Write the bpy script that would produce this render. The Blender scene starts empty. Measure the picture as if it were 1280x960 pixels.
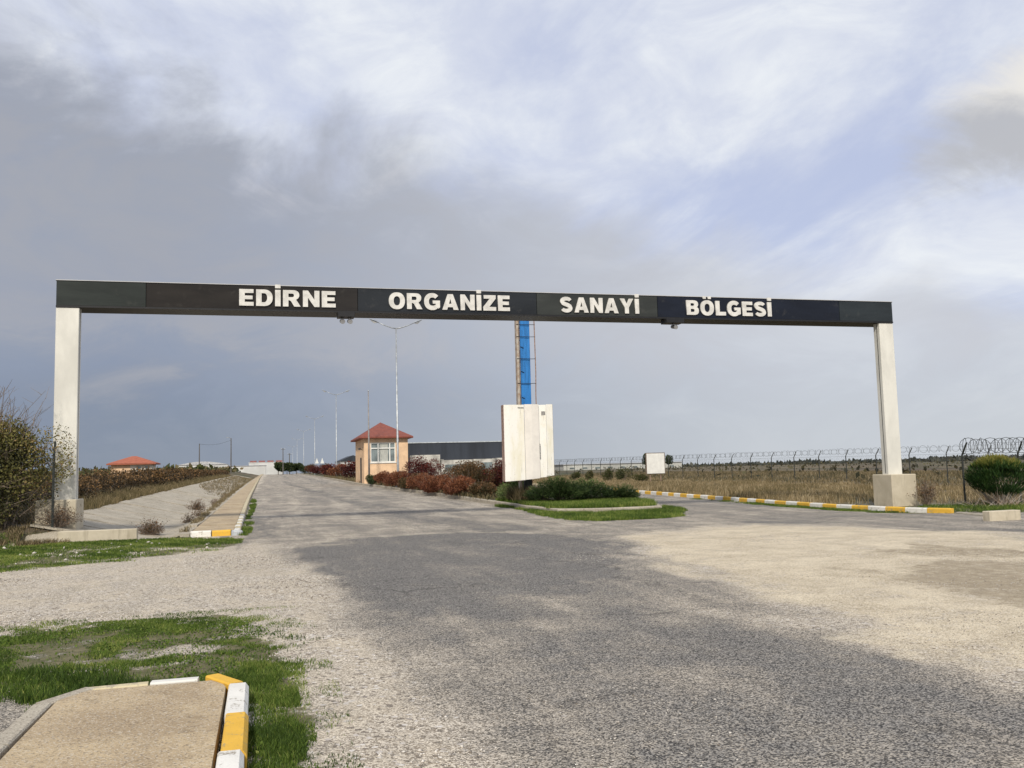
import bpy, math, random
import numpy as np
from mathutils import Vector, Matrix
random.seed(7); rng=np.random.default_rng(7)
sc=bpy.context.scene; COL=sc.collection
PI=math.pi
# ---------------------------------------------------------------- camera
def camera():
    cd=bpy.data.cameras.new('camera'); co=bpy.data.objects.new('camera',cd); COL.objects.link(co)
    cd.sensor_fit='HORIZONTAL'; cd.sensor_width=36; cd.lens=36*1135.9/1280
    cd.clip_start=.1; cd.clip_end=6000
    m=Matrix.Rotation(-.26098,4,'Z')@Matrix.Rotation(PI/2+.09269,4,'X')@Matrix.Rotation(-.02537,4,'Z')
    m.translation=(0,0,1.6); co.matrix_world=m; sc.camera=co
camera()
SUN_EL=math.radians(39.5); SUN_AZ=math.radians(203)     # azimuth clockwise from +Y (road direction)
def lights():
    w=bpy.data.worlds.new('World'); sc.world=w; w.use_nodes=True
    nt=w.node_tree; N=nt.nodes; L=nt.links; N.clear()
    out=N.new('ShaderNodeOutputWorld'); bg=N.new('ShaderNodeBackground'); bg.inputs['Strength'].default_value=.1
    L.new(bg.outputs[0],out.inputs[0])
    sky=N.new('ShaderNodeTexSky'); sky.sky_type='NISHITA'; sky.sun_disc=False
    sky.sun_elevation=SUN_EL; sky.sun_rotation=SUN_AZ; sky.dust_density=1.5
    tc=N.new('ShaderNodeTexCoord'); sep=N.new('ShaderNodeSeparateXYZ'); L.new(tc.outputs['Generated'],sep.inputs[0])
    def M(op,a,b=None,c=None,clamp=False):
        n=N.new('ShaderNodeMath'); n.operation=op; n.use_clamp=clamp
        for i,v in enumerate((a,b,c)):
            if v is None: continue
            if isinstance(v,(int,float)): n.inputs[i].default_value=v
            else: L.new(v,n.inputs[i])
        return n.outputs[0]
    def rgbmix(f,a,b):
        n=N.new('ShaderNodeMix'); n.data_type='RGBA'
        if isinstance(f,float): n.inputs[0].default_value=f
        else: L.new(f,n.inputs[0])
        for s,v in ((6,a),(7,b)):
            if isinstance(v,tuple): n.inputs[s].default_value=(*v,1)
            else: L.new(v,n.inputs[s])
        return n.outputs[2]
    def sm(v,a,b):
        n=N.new('ShaderNodeMapRange'); n.interpolation_type='SMOOTHSTEP'; L.new(v,n.inputs[0])
        n.inputs[1].default_value=a; n.inputs[2].default_value=b; return n.outputs[0]
    def noise(vec,scale,detail=6,rough=.55,dist=0.,out='Fac'):
        n=N.new('ShaderNodeTexNoise'); n.inputs['Scale'].default_value=scale; n.inputs['Detail'].default_value=detail
        n.inputs['Roughness'].default_value=rough; n.inputs['Distortion'].default_value=dist
        L.new(vec,n.inputs['Vector']); return n.outputs[out]
    def comb(x,y,z):
        n=N.new('ShaderNodeCombineXYZ')
        for i,v in enumerate((x,y,z)):
            if isinstance(v,(int,float)): n.inputs[i].default_value=v
            else: L.new(v,n.inputs[i])
        return n.outputs[0]
    x,y,z=sep.outputs
    az=M('SUBTRACT',M('ARCTAN2',x,y),.261)              # 0 = 15 degrees right of the road
    el=M('ARCTANGENT',M('DIVIDE',z,M('SQRT',M('ADD',M('MULTIPLY',x,x),M('MULTIPLY',y,y)))))
    ang=comb(az,el,0.)
    zz=M('ADD',M('MAXIMUM',z,0.),.16)
    pl=comb(M('DIVIDE',x,zz),M('DIVIDE',y,zz),0.)       # flat cloud deck coordinates
    # wisps: rotate so streaks run diagonally
    mp=N.new('ShaderNodeMapping'); L.new(pl,mp.inputs[0]); mp.inputs['Rotation'].default_value=(0,0,math.radians(-38)); mp.inputs['Scale'].default_value=(1.,.5,1)
    n_w=noise(mp.outputs[0],1.5,7,.6,.6)
    n_b=noise(pl,.8,7,.55,.3)
    ang2=comb(az,M('MULTIPLY',el,1.9),0.); n_a=noise(ang2,2.8,9,.58,.6)
    n_f=noise(ang2,6.5,9,.62,.6)
    # clear-ish part: sky + thin veil
    blue=rgbmix(.85,sky.outputs[0],(4.9,5.4,7.2))
    veil=rgbmix(sm(n_f,.3,.75),(5.9,6.3,7.4),(7.8,8.1,8.4))
    base=rgbmix(sm(M('ADD',M('MULTIPLY',n_w,.6),M('MULTIPLY',n_b,.45)),.40,.60),blue,veil)
    # grey bank: boundary falls from upper left to the right
    pos=M('ADD',M('MULTIPLY',az,-.27),.285)              # elevation of the bank's top at this azimuth
    bnd=M('ADD',M('SUBTRACT',pos,el),M('MULTIPLY',M('SUBTRACT',n_a,.5),.36))
    bank=sm(bnd,-.06,.045)
    left=sm(az,.42,-.42)
    low=sm(el,.27,.02)
    col_top=rgbmix(left,(5.3,5.5,6.0),(3.3,3.45,3.9))
    col_low=rgbmix(left,(4.8,5.2,5.9),(1.4,1.95,3.0))
    mott=sm(n_f,.33,.68)
    bc=rgbmix(sm(M('ADD',low,M('MULTIPLY',M('SUBTRACT',n_f,.5),1.7)),.35,1.05),col_top,col_low)
    bc=rgbmix(M('MULTIPLY',mott,.7),bc,rgbmix(left,(6.2,6.5,7.0),(2.7,3.1,4.0)))
    rim=M('MULTIPLY',sm(bnd,.10,.0),sm(n_f,.5,.72)); bc=rgbmix(M('MULTIPLY',rim,.6),bc,(5.6,5.5,5.7))
    c1=rgbmix(M('MULTIPLY',bank,.95),base,bc)
    # billowy grey cloud on the right with a bright rim
    dx=M('SUBTRACT',az,.56); dy=M('SUBTRACT',el,.315)
    r=M('SQRT',M('ADD',M('MULTIPLY',M('MULTIPLY',dx,dx),.75),M('MULTIPLY',M('MULTIPLY',dy,dy),4.2)))
    rr=M('ADD',r,M('MULTIPLY',M('SUBTRACT',noise(ang,7.,9,.62,.6),.5),.22))
    puff=sm(rr,.15,.08)
    pc=rgbmix(sm(M('ADD',dy,M('MULTIPLY',M('SUBTRACT',n_f,.5),.12)),.0,.045),(4.5,4.6,4.9),(7.6,7.4,7.0))
    c2=rgbmix(M('MULTIPLY',puff,.95),c1,pc)
    # greyer air low at the horizon
    c3=rgbmix(M('MULTIPLY',sm(el,.13,0.),.75),c2,rgbmix(left,(5.3,5.6,5.9),(2.4,2.75,3.3)))
    L.new(c3,bg.inputs['Color'])
    sd=bpy.data.lights.new('sun','SUN'); sd.energy=3.3; sd.angle=math.radians(6); sd.color=(1,.93,.82)
    so=bpy.data.objects.new('sun',sd); COL.objects.link(so)
    d=Vector((math.sin(SUN_AZ)*math.cos(SUN_EL),math.cos(SUN_AZ)*math.cos(SUN_EL),math.sin(SUN_EL)))
    so.rotation_euler=d.to_track_quat('Z','Y').to_euler()
    so.location=(-20,-20,20)
lights()
vs=sc.view_settings; vs.view_transform='Standard'; vs.look='None'; vs.exposure=0.15; vs.gamma=1
try: vs.use_curve_mapping=False
except Exception: pass

# ---------------------------------------------------------------- terrain height
def sst(a,b,x):
    t=np.clip((np.asarray(x,float)-a)/(b-a),0,1); return t*t*(3-2*t)
def rz(Y): return np.interp(Y,[-50,24,35,50,70,110,180,260,330,600,3000],[0,0,.09,.24,.42,.75,1.2,1.62,1.5,-1,-1])
def gz0(X,Y):
    X=np.asarray(X,float);Y=np.asarray(Y,float)
    w=1-0.45*sst(12,34,X)
    z=rz(Y)*w-0.35*sst(40,90,X)*sst(0,60,Y)-1.0*sst(90,400,X)
    return z
DX=[-6.0,-5.85,-3.5,-3.0,-2.7,-2.16]; DZ=[.47,.45,-.08,-.13,-.1,.10]
def ditch(X): return np.interp(X,DX,DZ)
def gz(X,Y):
    X=np.asarray(X,float);Y=np.asarray(Y,float)
    z=gz0(X,Y)
    k=sst(25.55,25.7,Y); kk=sst(24.6,26.2,Y)
    z=z+np.where(X<-6.0,(.45+sst(-6.3,-8.5,X)*.45)*kk,0)
    z=z+np.where((X>=-6.0)&(X<-2.16),(ditch(X)-.04)*k,0)
    return z
def G(x,y): return float(gz(x,y))

# ---------------------------------------------------------------- material helpers
def newmat(name):
    m=bpy.data.materials.new(name); m.use_nodes=True
    nt=m.node_tree; b=nt.nodes['Principled BSDF']; return m,nt,b
class NT:
    def __init__(s,nt): s.nt=nt; s.N=nt.nodes; s.L=nt.links
    def _in(s,sock,v):
        if v is None: return
        if isinstance(v,(int,float)): sock.default_value=v
        elif isinstance(v,tuple): sock.default_value=(*v,1) if len(v)==3 and len(sock.default_value)==4 else v
        else: s.L.new(v,sock)
    def math(s,op,a,b=None,clamp=False):
        n=s.N.new('ShaderNodeMath'); n.operation=op; n.use_clamp=clamp
        s._in(n.inputs[0],a); s._in(n.inputs[1],b); return n.outputs[0]
    def mix(s,f,a,b,mode='MIX'):
        n=s.N.new('ShaderNodeMix'); n.data_type='RGBA'; n.blend_type=mode
        s._in(n.inputs[0],f); s._in(n.inputs[6],a); s._in(n.inputs[7],b); return n.outputs[2]
    def sm(s,v,a,b,lo=0.,hi=1.):
        n=s.N.new('ShaderNodeMapRange'); n.interpolation_type='SMOOTHSTEP'; s.L.new(v,n.inputs[0])
        n.inputs[1].default_value=a; n.inputs[2].default_value=b; n.inputs[3].default_value=lo; n.inputs[4].default_value=hi; return n.outputs[0]
    def noise(s,scale,detail=5,rough=.55,dist=0.,vec=None,out='Fac'):
        n=s.N.new('ShaderNodeTexNoise'); n.inputs['Scale'].default_value=scale; n.inputs['Detail'].default_value=detail
        n.inputs['Roughness'].default_value=rough; n.inputs['Distortion'].default_value=dist
        s.L.new(vec if vec is not None else s.pos(),n.inputs['Vector']); return n.outputs[out]
    def voro(s,scale,out='Color',vec=None,feature='F1'):
        n=s.N.new('ShaderNodeTexVoronoi'); n.feature=feature; n.inputs['Scale'].default_value=scale
        s.L.new(vec if vec is not None else s.pos(),n.inputs['Vector']); return n.outputs[out]
    def pos(s):
        if not hasattr(s,'_p'): s._p=s.N.new('ShaderNodeTexCoord').outputs['Object']
        return s._p
    def mapping(s,vec,scale=(1,1,1),rot=(0,0,0)):
        n=s.N.new('ShaderNodeMapping'); s.L.new(vec,n.inputs[0]); n.inputs['Scale'].default_value=scale; n.inputs['Rotation'].default_value=rot; return n.outputs[0]
    def bump(s,h,dist,strength=1.,normal=None):
        n=s.N.new('ShaderNodeBump'); n.inputs['Distance'].default_value=dist; n.inputs['Strength'].default_value=strength
        s.L.new(h,n.inputs['Height'])
        if normal is not None: s.L.new(normal,n.inputs['Normal'])
        return n.outputs[0]
    def attr(s,name,out='Color'):
        n=s.N.new('ShaderNodeAttribute'); n.attribute_name=name; return n.outputs[out]
    def sepc(s,v):
        n=s.N.new('ShaderNodeSeparateColor'); s.L.new(v,n.inputs[0]); return n.outputs

def simple(name,col,rough=.6,var=.12,scale=3.,metal=0.,bump=0.,bscale=30.,col2=None,spec=.4,stretch=None):
    m,nt,b=newmat(name); t=NT(nt)
    v=t.pos()
    if stretch: v=t.mapping(v,stretch)
    n=t.noise(scale,6,.6,.2,vec=v)
    c2=col2 or tuple(c*(1-2.2*var) for c in col)
    c1=col if col2 else tuple(min(1,c*(1+var)) for c in col)
    nt.links.new(t.mix(t.sm(n,.35,.68),c1,c2),b.inputs['Base Color'])
    b.inputs['Roughness'].default_value=rough; b.inputs['Metallic'].default_value=metal
    b.inputs['Specular IOR Level'].default_value=spec
    if bump: nt.links.new(t.bump(t.noise(bscale,4,.6),bump),b.inputs['Normal'])
    return m

def terrain_mat():
    m,nt,b=newmat('terrain'); t=NT(nt); L=nt.links
    a=t.attr('mask'); s=t.sepc(a); asp,grs,sand=s[0],s[1],s[2]; dry=t.attr('mask','Alpha')
    n1=t.noise(1.3,7,.62,.4); n2=t.noise(6.,6,.6,.3); n3=t.noise(.22,4,.5)
    nlo=t.noise(.42,5,.6,1.2)
    nst=t.noise(1.,6,.62,.3,vec=t.mapping(t.pos(),(1.5,.16,1)))
    def c0(v,k): return t.math('MULTIPLY',t.math('SUBTRACT',v,.5),k)
    nb=t.math('ADD',c0(n1,1.3),c0(n2,1.1))
    nw=t.math('ADD',t.math('ADD',c0(nlo,2.0),nb),c0(nst,2.0))
    def brk(v,amp,lo=.35,hi=.65): return t.sm(t.math('ADD',v,t.math('MULTIPLY',nb,amp)),lo,hi)
    cell=t.sepc(t.voro(96.)); cell2=t.sepc(t.voro(190.)); cd=t.voro(96.,'Distance')
    big=t.sepc(t.voro(30.)); bigd=t.voro(30.,'Distance')
    chip=t.math('ADD',t.math('MULTIPLY',cell[0],.75),t.math('MULTIPLY',cell2[1],.25))
    # pale crushed stone in dust
    grav=t.mix(t.sm(chip,.2,.8),(.20,.165,.125),(.70,.63,.52))
    grav=t.mix(t.sm(n1,.35,.7),grav,t.mix(t.sm(chip,.2,.8),(.36,.30,.225),(.68,.60,.47)))
    grav=t.mix(t.sm(big[1],.93,.96),grav,t.mix(big[0],(.5,.45,.4),(.72,.68,.62)))
    grav=t.mix(t.math('MULTIPLY',t.sm(big[2],.92,.95),.7),grav,(.11,.09,.075))
    # worn asphalt: dark binder with pale chips
    asph=t.mix(t.sm(chip,.32,.8),(.046,.044,.042),(.33,.31,.28))
    mid=t.mix(t.sm(chip,.28,.75),(.085,.078,.067),(.46,.41,.34))
    av=t.math('ADD',asp,t.math('MULTIPLY',nw,.62))
    chipb=t.math('MULTIPLY',t.math('SUBTRACT',cell[2],.5),.42)
    av=t.math('ADD',av,chipb)
    col=t.mix(t.sm(av,.02,.5),grav,mid)
    col=t.mix(t.sm(av,.45,1.0),col,asph)
    # hairline cracks in the asphalt
    cv=t.N.new('ShaderNodeTexVoronoi'); cv.feature='DISTANCE_TO_EDGE'; cv.inputs['Scale'].default_value=.35
    nd=t.noise(1.2,6,.7,out='Color'); vv=t.N.new('ShaderNodeVectorMath'); vv.operation='MULTIPLY_ADD'; L.new(nd,vv.inputs[0]); vv.inputs[1].default_value=(1.6,1.6,0); L.new(t.pos(),vv.inputs[2]); L.new(vv.outputs[0],cv.inputs['Vector'])
    cr=t.math('MULTIPLY',t.sm(cv.outputs['Distance'],.011,.002),t.math('MULTIPLY',t.sm(av,.25,.5),t.sm(n3,.44,.56)))
    col=t.mix(t.math('MULTIPLY',cr,.6),col,(.04,.037,.034))
    # pale sandy dust
    sd=t.mix(t.sm(n1,.3,.7),(.50,.41,.27),(.72,.62,.45)); sd=t.mix(t.math('MULTIPLY',t.sm(t.noise(1.,7,.7,.8,vec=t.mapping(t.pos(),(.5,1.3,1),(0,0,.5))),.5,.68),.75),sd,(.36,.29,.19)); sd=t.mix(t.sm(chip,.55,.9),sd,(.78,.70,.55)); sd=t.mix(t.sm(chip,.34,.12),sd,(.24,.19,.12))
    col=t.mix(t.math('MULTIPLY',brk(t.math('ADD',sand,c0(nlo,.9)),.8,.3,.9),.82),col,sd)
    # damp brown dirt (sand mask above 1 is not used; separate attribute)
    br=t.attr('dirt','Fac')
    dc=t.mix(t.sm(n2,.3,.7),(.34,.28,.19),(.22,.175,.115)); dc=t.mix(t.sm(chip,.7,.9),dc,(.4,.34,.26))
    col=t.mix(t.math('MULTIPLY',brk(t.math('ADD',br,c0(nlo,1.2)),.9,.35,1.05),.8),col,dc)
    # soil and low green under the grass blades
    gs=t.mix(t.sm(n2,.3,.7),(.075,.08,.03),(.19,.165,.095)); gs=t.mix(t.sm(t.noise(40.,3),.5,.7),gs,(.13,.12,.06))
    g=brk(t.math('ADD',grs,c0(nlo,.5)),.8,.42,.62)
    col=t.mix(g,col,gs)
    # dry heath
    fv=t.mapping(t.pos(),(.05,.022,1)); fn=t.noise(1.,7,.68,.5,vec=fv); fn2=t.noise(1.,5,.6,vec=t.mapping(t.pos(),(.5,.5,1)))
    dc=t.mix(t.sm(fn,.4,.6),(.15,.115,.07),(.055,.062,.032)); dc=t.mix(t.sm(fn2,.5,.75),dc,(.24,.19,.115)); dc=t.mix(t.sm(t.noise(8.,5,.7),.45,.75),dc,(.10,.085,.05))
    dc=t.mix(t.math('MULTIPLY',t.sm(t.noise(1.,6,.6,vec=t.mapping(t.pos(),(.016,.03,1))),.56,.66),.7),dc,(.07,.052,.042))
    col=t.mix(t.sm(t.math('ADD',dry,t.math('MULTIPLY',nb,.5)),.35,.65),col,dc)
    L.new(col,b.inputs['Base Color']); b.inputs['Roughness'].default_value=.9; b.inputs['Specular IOR Level'].default_value=.25
    h=t.math('ADD',t.math('MULTIPLY',cell[0],.5),t.math('SUBTRACT',1.,cd))
    h=t.math('ADD',h,t.math('MULTIPLY',t.sm(big[1],.9,.97),1.2))
    nrm=t.bump(h,.006,.8); nrm=t.bump(n1,.05,.6,nrm)
    L.new(nrm,b.inputs['Normal'])
    return m

def concrete(name,c1=(.42,.37,.29),c2=(.30,.26,.20),stain=(.16,.13,.10),bump=.004,speck=True):
    m,nt,b=newmat(name); t=NT(nt); L=nt.links
    n=t.noise(1.6,7,.62,.3); n2=t.noise(22.,5,.6)
    col=t.mix(t.sm(n,.35,.65),c1,c2); col=t.mix(t.math('MULTIPLY',t.sm(n2,.45,.72),.45),col,c2)
    st=t.noise(1.,6,.65,.5,vec=t.mapping(t.pos(),(5,5,.7)))
    col=t.mix(t.math('MULTIPLY',t.sm(st,.52,.75),.6),col,stain)
    if speck:
        ch=t.sepc(t.voro(95.)); col=t.mix(t.math('MULTIPLY',t.sm(ch[0],.72,.95),.55),col,(.6,.54,.44)); col=t.mix(t.math('MULTIPLY',t.sm(ch[1],.78,.95),.6),col,(.15,.12,.09))
    L.new(col,b.inputs['Base Color']); b.inputs['Roughness'].default_value=.9; b.inputs['Specular IOR Level'].default_value=.2
    L.new(t.bump(t.math('ADD',n2,t.voro(95.,'Distance')),bump,.7),b.inputs['Normal'])
    return m
def paint(name,c,under=(.34,.30,.24),wear=.5):
    m,nt,b=newmat(name); t=NT(nt); L=nt.links
    n=t.noise(9.,7,.68,.4); n2=t.noise(55.,4,.6); 
    w=t.sm(t.math('ADD',t.math('MULTIPLY',n,.7),t.math('MULTIPLY',n2,.3)),wear+.06,wear+.14)
    c0=t.mix(t.sm(t.noise(3.,5),.3,.7),c,tuple(x*.86 for x in c)); c0=t.mix(t.math('MULTIPLY',t.sm(n2,.55,.75),.35),c0,tuple(x*.5 for x in c))
    L.new(t.mix(w,c0,under),b.inputs['Base Color']); b.inputs['Roughness'].default_value=.75; b.inputs['Specular IOR Level'].default_value=.25
    L.new(t.bump(t.math('ADD',n2,t.math('MULTIPLY',w,-.8)),.004,.7),b.inputs['Normal'])
    return m
def leafmat(name,c1,c2,c3=None,trans=.25,rough=.6):
    m,nt,b=newmat(name); t=NT(nt); L=nt.links
    v=t.attr('rnd','Fac')
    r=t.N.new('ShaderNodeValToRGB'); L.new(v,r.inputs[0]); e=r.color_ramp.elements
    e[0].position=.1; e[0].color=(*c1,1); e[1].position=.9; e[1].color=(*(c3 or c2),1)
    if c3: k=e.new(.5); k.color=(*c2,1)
    L.new(r.outputs[0],b.inputs['Base Color']); b.inputs['Roughness'].default_value=rough; b.inputs['Specular IOR Level'].default_value=.2
    tr=t.N.new('ShaderNodeBsdfTranslucent'); L.new(r.outputs[0],tr.inputs['Color'])
    mx=t.N.new('ShaderNodeMixShader'); mx.inputs[0].default_value=trans; L.new(b.outputs[0],mx.inputs[1]); L.new(tr.outputs[0],mx.inputs[2])
    L.new(mx.outputs[0],t.N['Material Output'].inputs['Surface'])
    return m
def glass(name,c=(.10,.12,.12)):
    m,nt,b=newmat(name); t=NT(nt)
    nt.links.new(t.mix(t.sm(t.noise(.9,4),.35,.65),c,tuple(x*2.2 for x in c)),b.inputs['Base Color'])
    b.inputs['Roughness'].default_value=.08; b.inputs['Specular IOR Level'].default_value=.8
    return m

MT={}
MT['terrain']=terrain_mat()
MT['concrete']=concrete('weathered_concrete')
MT['walk']=concrete('sidewalk_concrete',(.50,.395,.25),(.36,.275,.175),(.22,.165,.10),.006)
MT['slab']=concrete('ditch_concrete',(.50,.45,.36),(.36,.32,.25),(.19,.165,.12),.012)
MT['base']=concrete('plinth_concrete',(.56,.50,.385),(.47,.415,.31),(.25,.21,.15),.003,False)
MT['kerb_white']=paint('kerb_white_paint',(.76,.74,.68),wear=.49)
MT['kerb_yellow']=paint('kerb_yellow_paint',(.74,.44,.06),(.42,.33,.16),wear=.475)
MT['kerb_faded']=paint('kerb_faded_paint',(.60,.52,.33),(.38,.33,.25),wear=.42)
MT['kerb_plain']=concrete('kerb_bare_concrete',(.44,.40,.32),(.34,.30,.24))
MT['pillar']=simple('pillar_painted_metal',(.68,.665,.60),.5,.07,1.2,bump=.0,spec=.4,stretch=(1,1,.35))
MT['dark']=simple('dark_trim',(.012,.012,.013),.5,.1)
MT['letter']=simple('letter_white',(.66,.645,.60),.5,.08,5.)
MT['galv']=simple('galvanised_steel',(.42,.44,.45),.45,.12,4.,metal=.5)
MT['lampglass']=simple('lamp_lens',(.75,.77,.78),.2,.03)
MT['postdark']=simple('fence_dark_steel',(.030,.034,.03),.6,.2,6.)
MT['wire']=simple('wire_steel',(.09,.095,.09),.5,.15,9.,metal=.4)
MT['blue']=simple('blue_panel',(.025,.185,.50),.55,.14,2.,stretch=(4,4,.5))
MT['tan']=simple('pale_frame_paint',(.46,.42,.36),.6,.1,5.,col2=(.30,.20,.13))
MT['rust']=simple('rusty_rod',(.33,.22,.17),.8,.2,12.)
MT['peach']=simple('peach_render',(.76,.53,.34),.85,.07,1.2,bump=.003,spec=.15)
MT['pvc']=simple('white_window_frame',(.74,.74,.70),.4,.04)
MT['glass']=glass('window_glass')
MT['curtain']=simple('curtain',(.45,.46,.42),.9,.12,8.,stretch=(6,6,.3))
MT['facade_dark']=simple('dark_cladding',(.028,.034,.045),.6,.15,.6,stretch=(1,1,.1))
MT['whitewall']=simple('white_wall',(.70,.68,.62),.8,.07,.8)
MT['wood']=simple('bark',(.12,.09,.065),.9,.2,20.)
MT['twig']=simple('dry_twig',(.20,.155,.12),.9,.2,20.)
def rooftile(name,c,c2):
    m,nt,b=newmat(name); t=NT(nt)
    w=t.N.new('ShaderNodeTexWave'); w.inputs['Scale'].default_value=2.2; w.inputs['Distortion'].default_value=.4; w.bands_direction='Z'; nt.links.new(t.pos(),w.inputs['Vector'])
    col=t.mix(t.sm(t.noise(2.5,6,.7),.3,.7),c,c2); col=t.mix(t.math('MULTIPLY',w.outputs['Fac'],.3),col,tuple(x*.5 for x in c))
    nt.links.new(col,b.inputs['Base Color']); b.inputs['Roughness'].default_value=.8
    nt.links.new(t.bump(w.outputs['Fac'],.03),b.inputs['Normal']); return m
MT['roof']=rooftile('red_roof_tiles',(.27,.075,.045),(.18,.05,.035))
MT['roof2']=rooftile('orange_roof_tiles',(.42,.13,.07),(.32,.09,.05))
def panelmat(name,c,rough):
    m,nt,b=newmat(name); t=NT(nt)
    n=t.noise(1.,5,.6,.3,vec=t.mapping(t.pos(),(.5,1,2.5)))
    col=t.mix(t.sm(n,.3,.7),c,tuple(x*.6 for x in c))
    dust=t.sm(t.noise(1.,7,.7,.2,vec=t.mapping(t.pos(),(3,3,3))),.55,.8)
    col=t.mix(t.math('MULTIPLY',dust,.2),col,(.16,.15,.13))
    nt.links.new(col,b.inputs['Base Color']); b.inputs['Roughness'].default_value=rough; b.inputs['Specular IOR Level'].default_value=.3
    return m
L_={}
MT['leaf_olive']=leafmat('leaf_olive',(.035,.045,.016),(.085,.095,.03),(.16,.12,.06))
MT['leaf_fence']=leafmat('leaf_fence_bush',(.05,.05,.022),(.19,.18,.055),(.38,.24,.12))
MT['leaf_round']=leafmat('leaf_round_bush',(.016,.042,.010),(.05,.10,.02),(.24,.22,.05))
MT['leaf_juniper']=leafmat('leaf_juniper',(.035,.062,.02),(.10,.155,.045),(.22,.26,.09))
MT['leaf_red']=leafmat('leaf_rusty',(.09,.030,.016),(.20,.075,.035),(.30,.14,.07))
MT['leaf_burg']=leafmat('leaf_burgundy',(.035,.010,.010),(.10,.022,.018),(.20,.05,.03))
MT['leaf_mixed']=leafmat('leaf_brown_green',(.04,.04,.018),(.12,.07,.03),(.22,.12,.06))
MT['leaf_hedge']=leafmat('leaf_hedge',(.028,.022,.012),(.10,.062,.026),(.32,.18,.075))
MT['leaf_far']=leafmat('leaf_far_green',(.02,.035,.014),(.05,.07,.025),(.09,.10,.04))
MT['grass']=leafmat('grass_green',(.045,.08,.014),(.125,.195,.03),(.34,.36,.10),.35)
MT['grass_dry']=leafmat('grass_dry',(.12,.10,.045),(.31,.23,.12),(.55,.45,.28),.3)
MT['grass_bank']=leafmat('grass_bank',(.07,.065,.03),(.19,.145,.075),(.37,.29,.17),.3)
MT['stone']=simple('loose_stone',(.55,.51,.45),.9,.2,6.)
MT['wood_pole']=simple('utility_pole',(.13,.12,.11),.85,.15,6.)

# ---------------------------------------------------------------- object helpers
def tag(o,label=None,cat=None,group=None,kind=None):
    if label: o['label']=label
    if cat: o['category']=cat
    if group: o['group']=group
    if kind: o['kind']=kind
    return o
def empty(name,loc,label,cat,group=None,rz_=0):
    o=bpy.data.objects.new(name,None); COL.objects.link(o); o.location=loc; o.rotation_euler=(0,0,rz_); o.empty_display_size=.2
    return tag(o,label,cat,group)
class MB:
    def __init__(s): s.v=[]; s.f=[]; s.m=[]; s.sm=False
    def add(s,vs,fs,mi=0):
        k=len(s.v); s.v+= [tuple(map(float,p)) for p in vs]; s.f+=[tuple(i+k for i in f) for f in fs]; s.m+=[mi]*len(fs)
    def box(s,x0,x1,y0,y1,z0,z1,mi=0,bev=0.):
        if bev<=0:
            s.add([(x0,y0,z0),(x1,y0,z0),(x1,y1,z0),(x0,y1,z0),(x0,y0,z1),(x1,y0,z1),(x1,y1,z1),(x0,y1,z1)],
              [(0,3,2,1),(4,5,6,7),(0,1,5,4),(1,2,6,5),(2,3,7,6),(3,0,4,7)],mi)
        else:
            b=bev
            lo=[(x0,y0),(x1,y0),(x1,y1),(x0,y1)]
            ring=[(x0+b,y0),(x1-b,y0),(x1,y0+b),(x1,y1-b),(x1-b,y1),(x0+b,y1),(x0,y1-b),(x0,y0+b)]
            ins=[(x0+b,y0+b)]*0
            cx,cy=(x0+x1)/2,(y0+y1)/2
            r2=[(min(max(x,x0+b),x1-b),min(max(y,y0+b),y1-b)) for x,y in ring]
            vs=[(x,y,z0) for x,y in ring]+[(x,y,z1-b) for x,y in ring]+[(x,y,z1) for x,y in r2]
            fs=[(i,(i+1)%8,8+(i+1)%8,8+i) for i in range(8)]+[(8+i,8+(i+1)%8,16+(i+1)%8,16+i) for i in range(8)]
            fs+=[tuple(range(16,24)),tuple(range(7,-1,-1))]
            s.add(vs,fs,mi)
    def tube(s,pts,r,n=8,mi=0,cap=True,closed=False):
        pts=[Vector(p) for p in pts]; k=len(s.v); m=len(pts)
        rs=r if isinstance(r,(list,tuple)) else [r]*m
        up=None
        for i,p in enumerate(pts):
            d=(pts[min(i+1,m-1)]-pts[max(i-1,0)]).normalized()
            if up is None: up=Vector((0,0,1)) if abs(d.z)<.9 else Vector((1,0,0))
            a=d.cross(up).normalized(); b=d.cross(a).normalized(); up=-b if False else up
            for j in range(n):
                t=2*PI*j/n; q=p+rs[i]*(math.cos(t)*a+math.sin(t)*b); s.v.append(tuple(q))
        for i in range(m-1):
            for j in range(n):
                s.f.append((k+i*n+j,k+i*n+(j+1)%n,k+(i+1)*n+(j+1)%n,k+(i+1)*n+j)); s.m.append(mi)
        if cap:
            s.f.append(tuple(k+j for j in range(n))[::-1]); s.f.append(tuple(k+(m-1)*n+j for j in range(n))); s.m+=[mi]*2
    def build(s,name,mats,parent=None,smooth=False,loc=None):
        me=bpy.data.meshes.new(name); me.from_pydata(s.v,[],s.f)
        for m in (mats if isinstance(mats,list) else [mats]): me.materials.append(m)
        me.polygons.foreach_set('material_index',s.m)
        if smooth: me.polygons.foreach_set('use_smooth',[True]*len(s.f))
        me.update()
        import bmesh
        bm=bmesh.new(); bm.from_mesh(me); bmesh.ops.recalc_face_normals(bm,faces=bm.faces); bm.to_mesh(me); bm.free()
        o=bpy.data.objects.new(name,me); COL.objects.link(o)
        if parent: o.parent=parent
        if loc: o.location=loc
        return o
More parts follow.
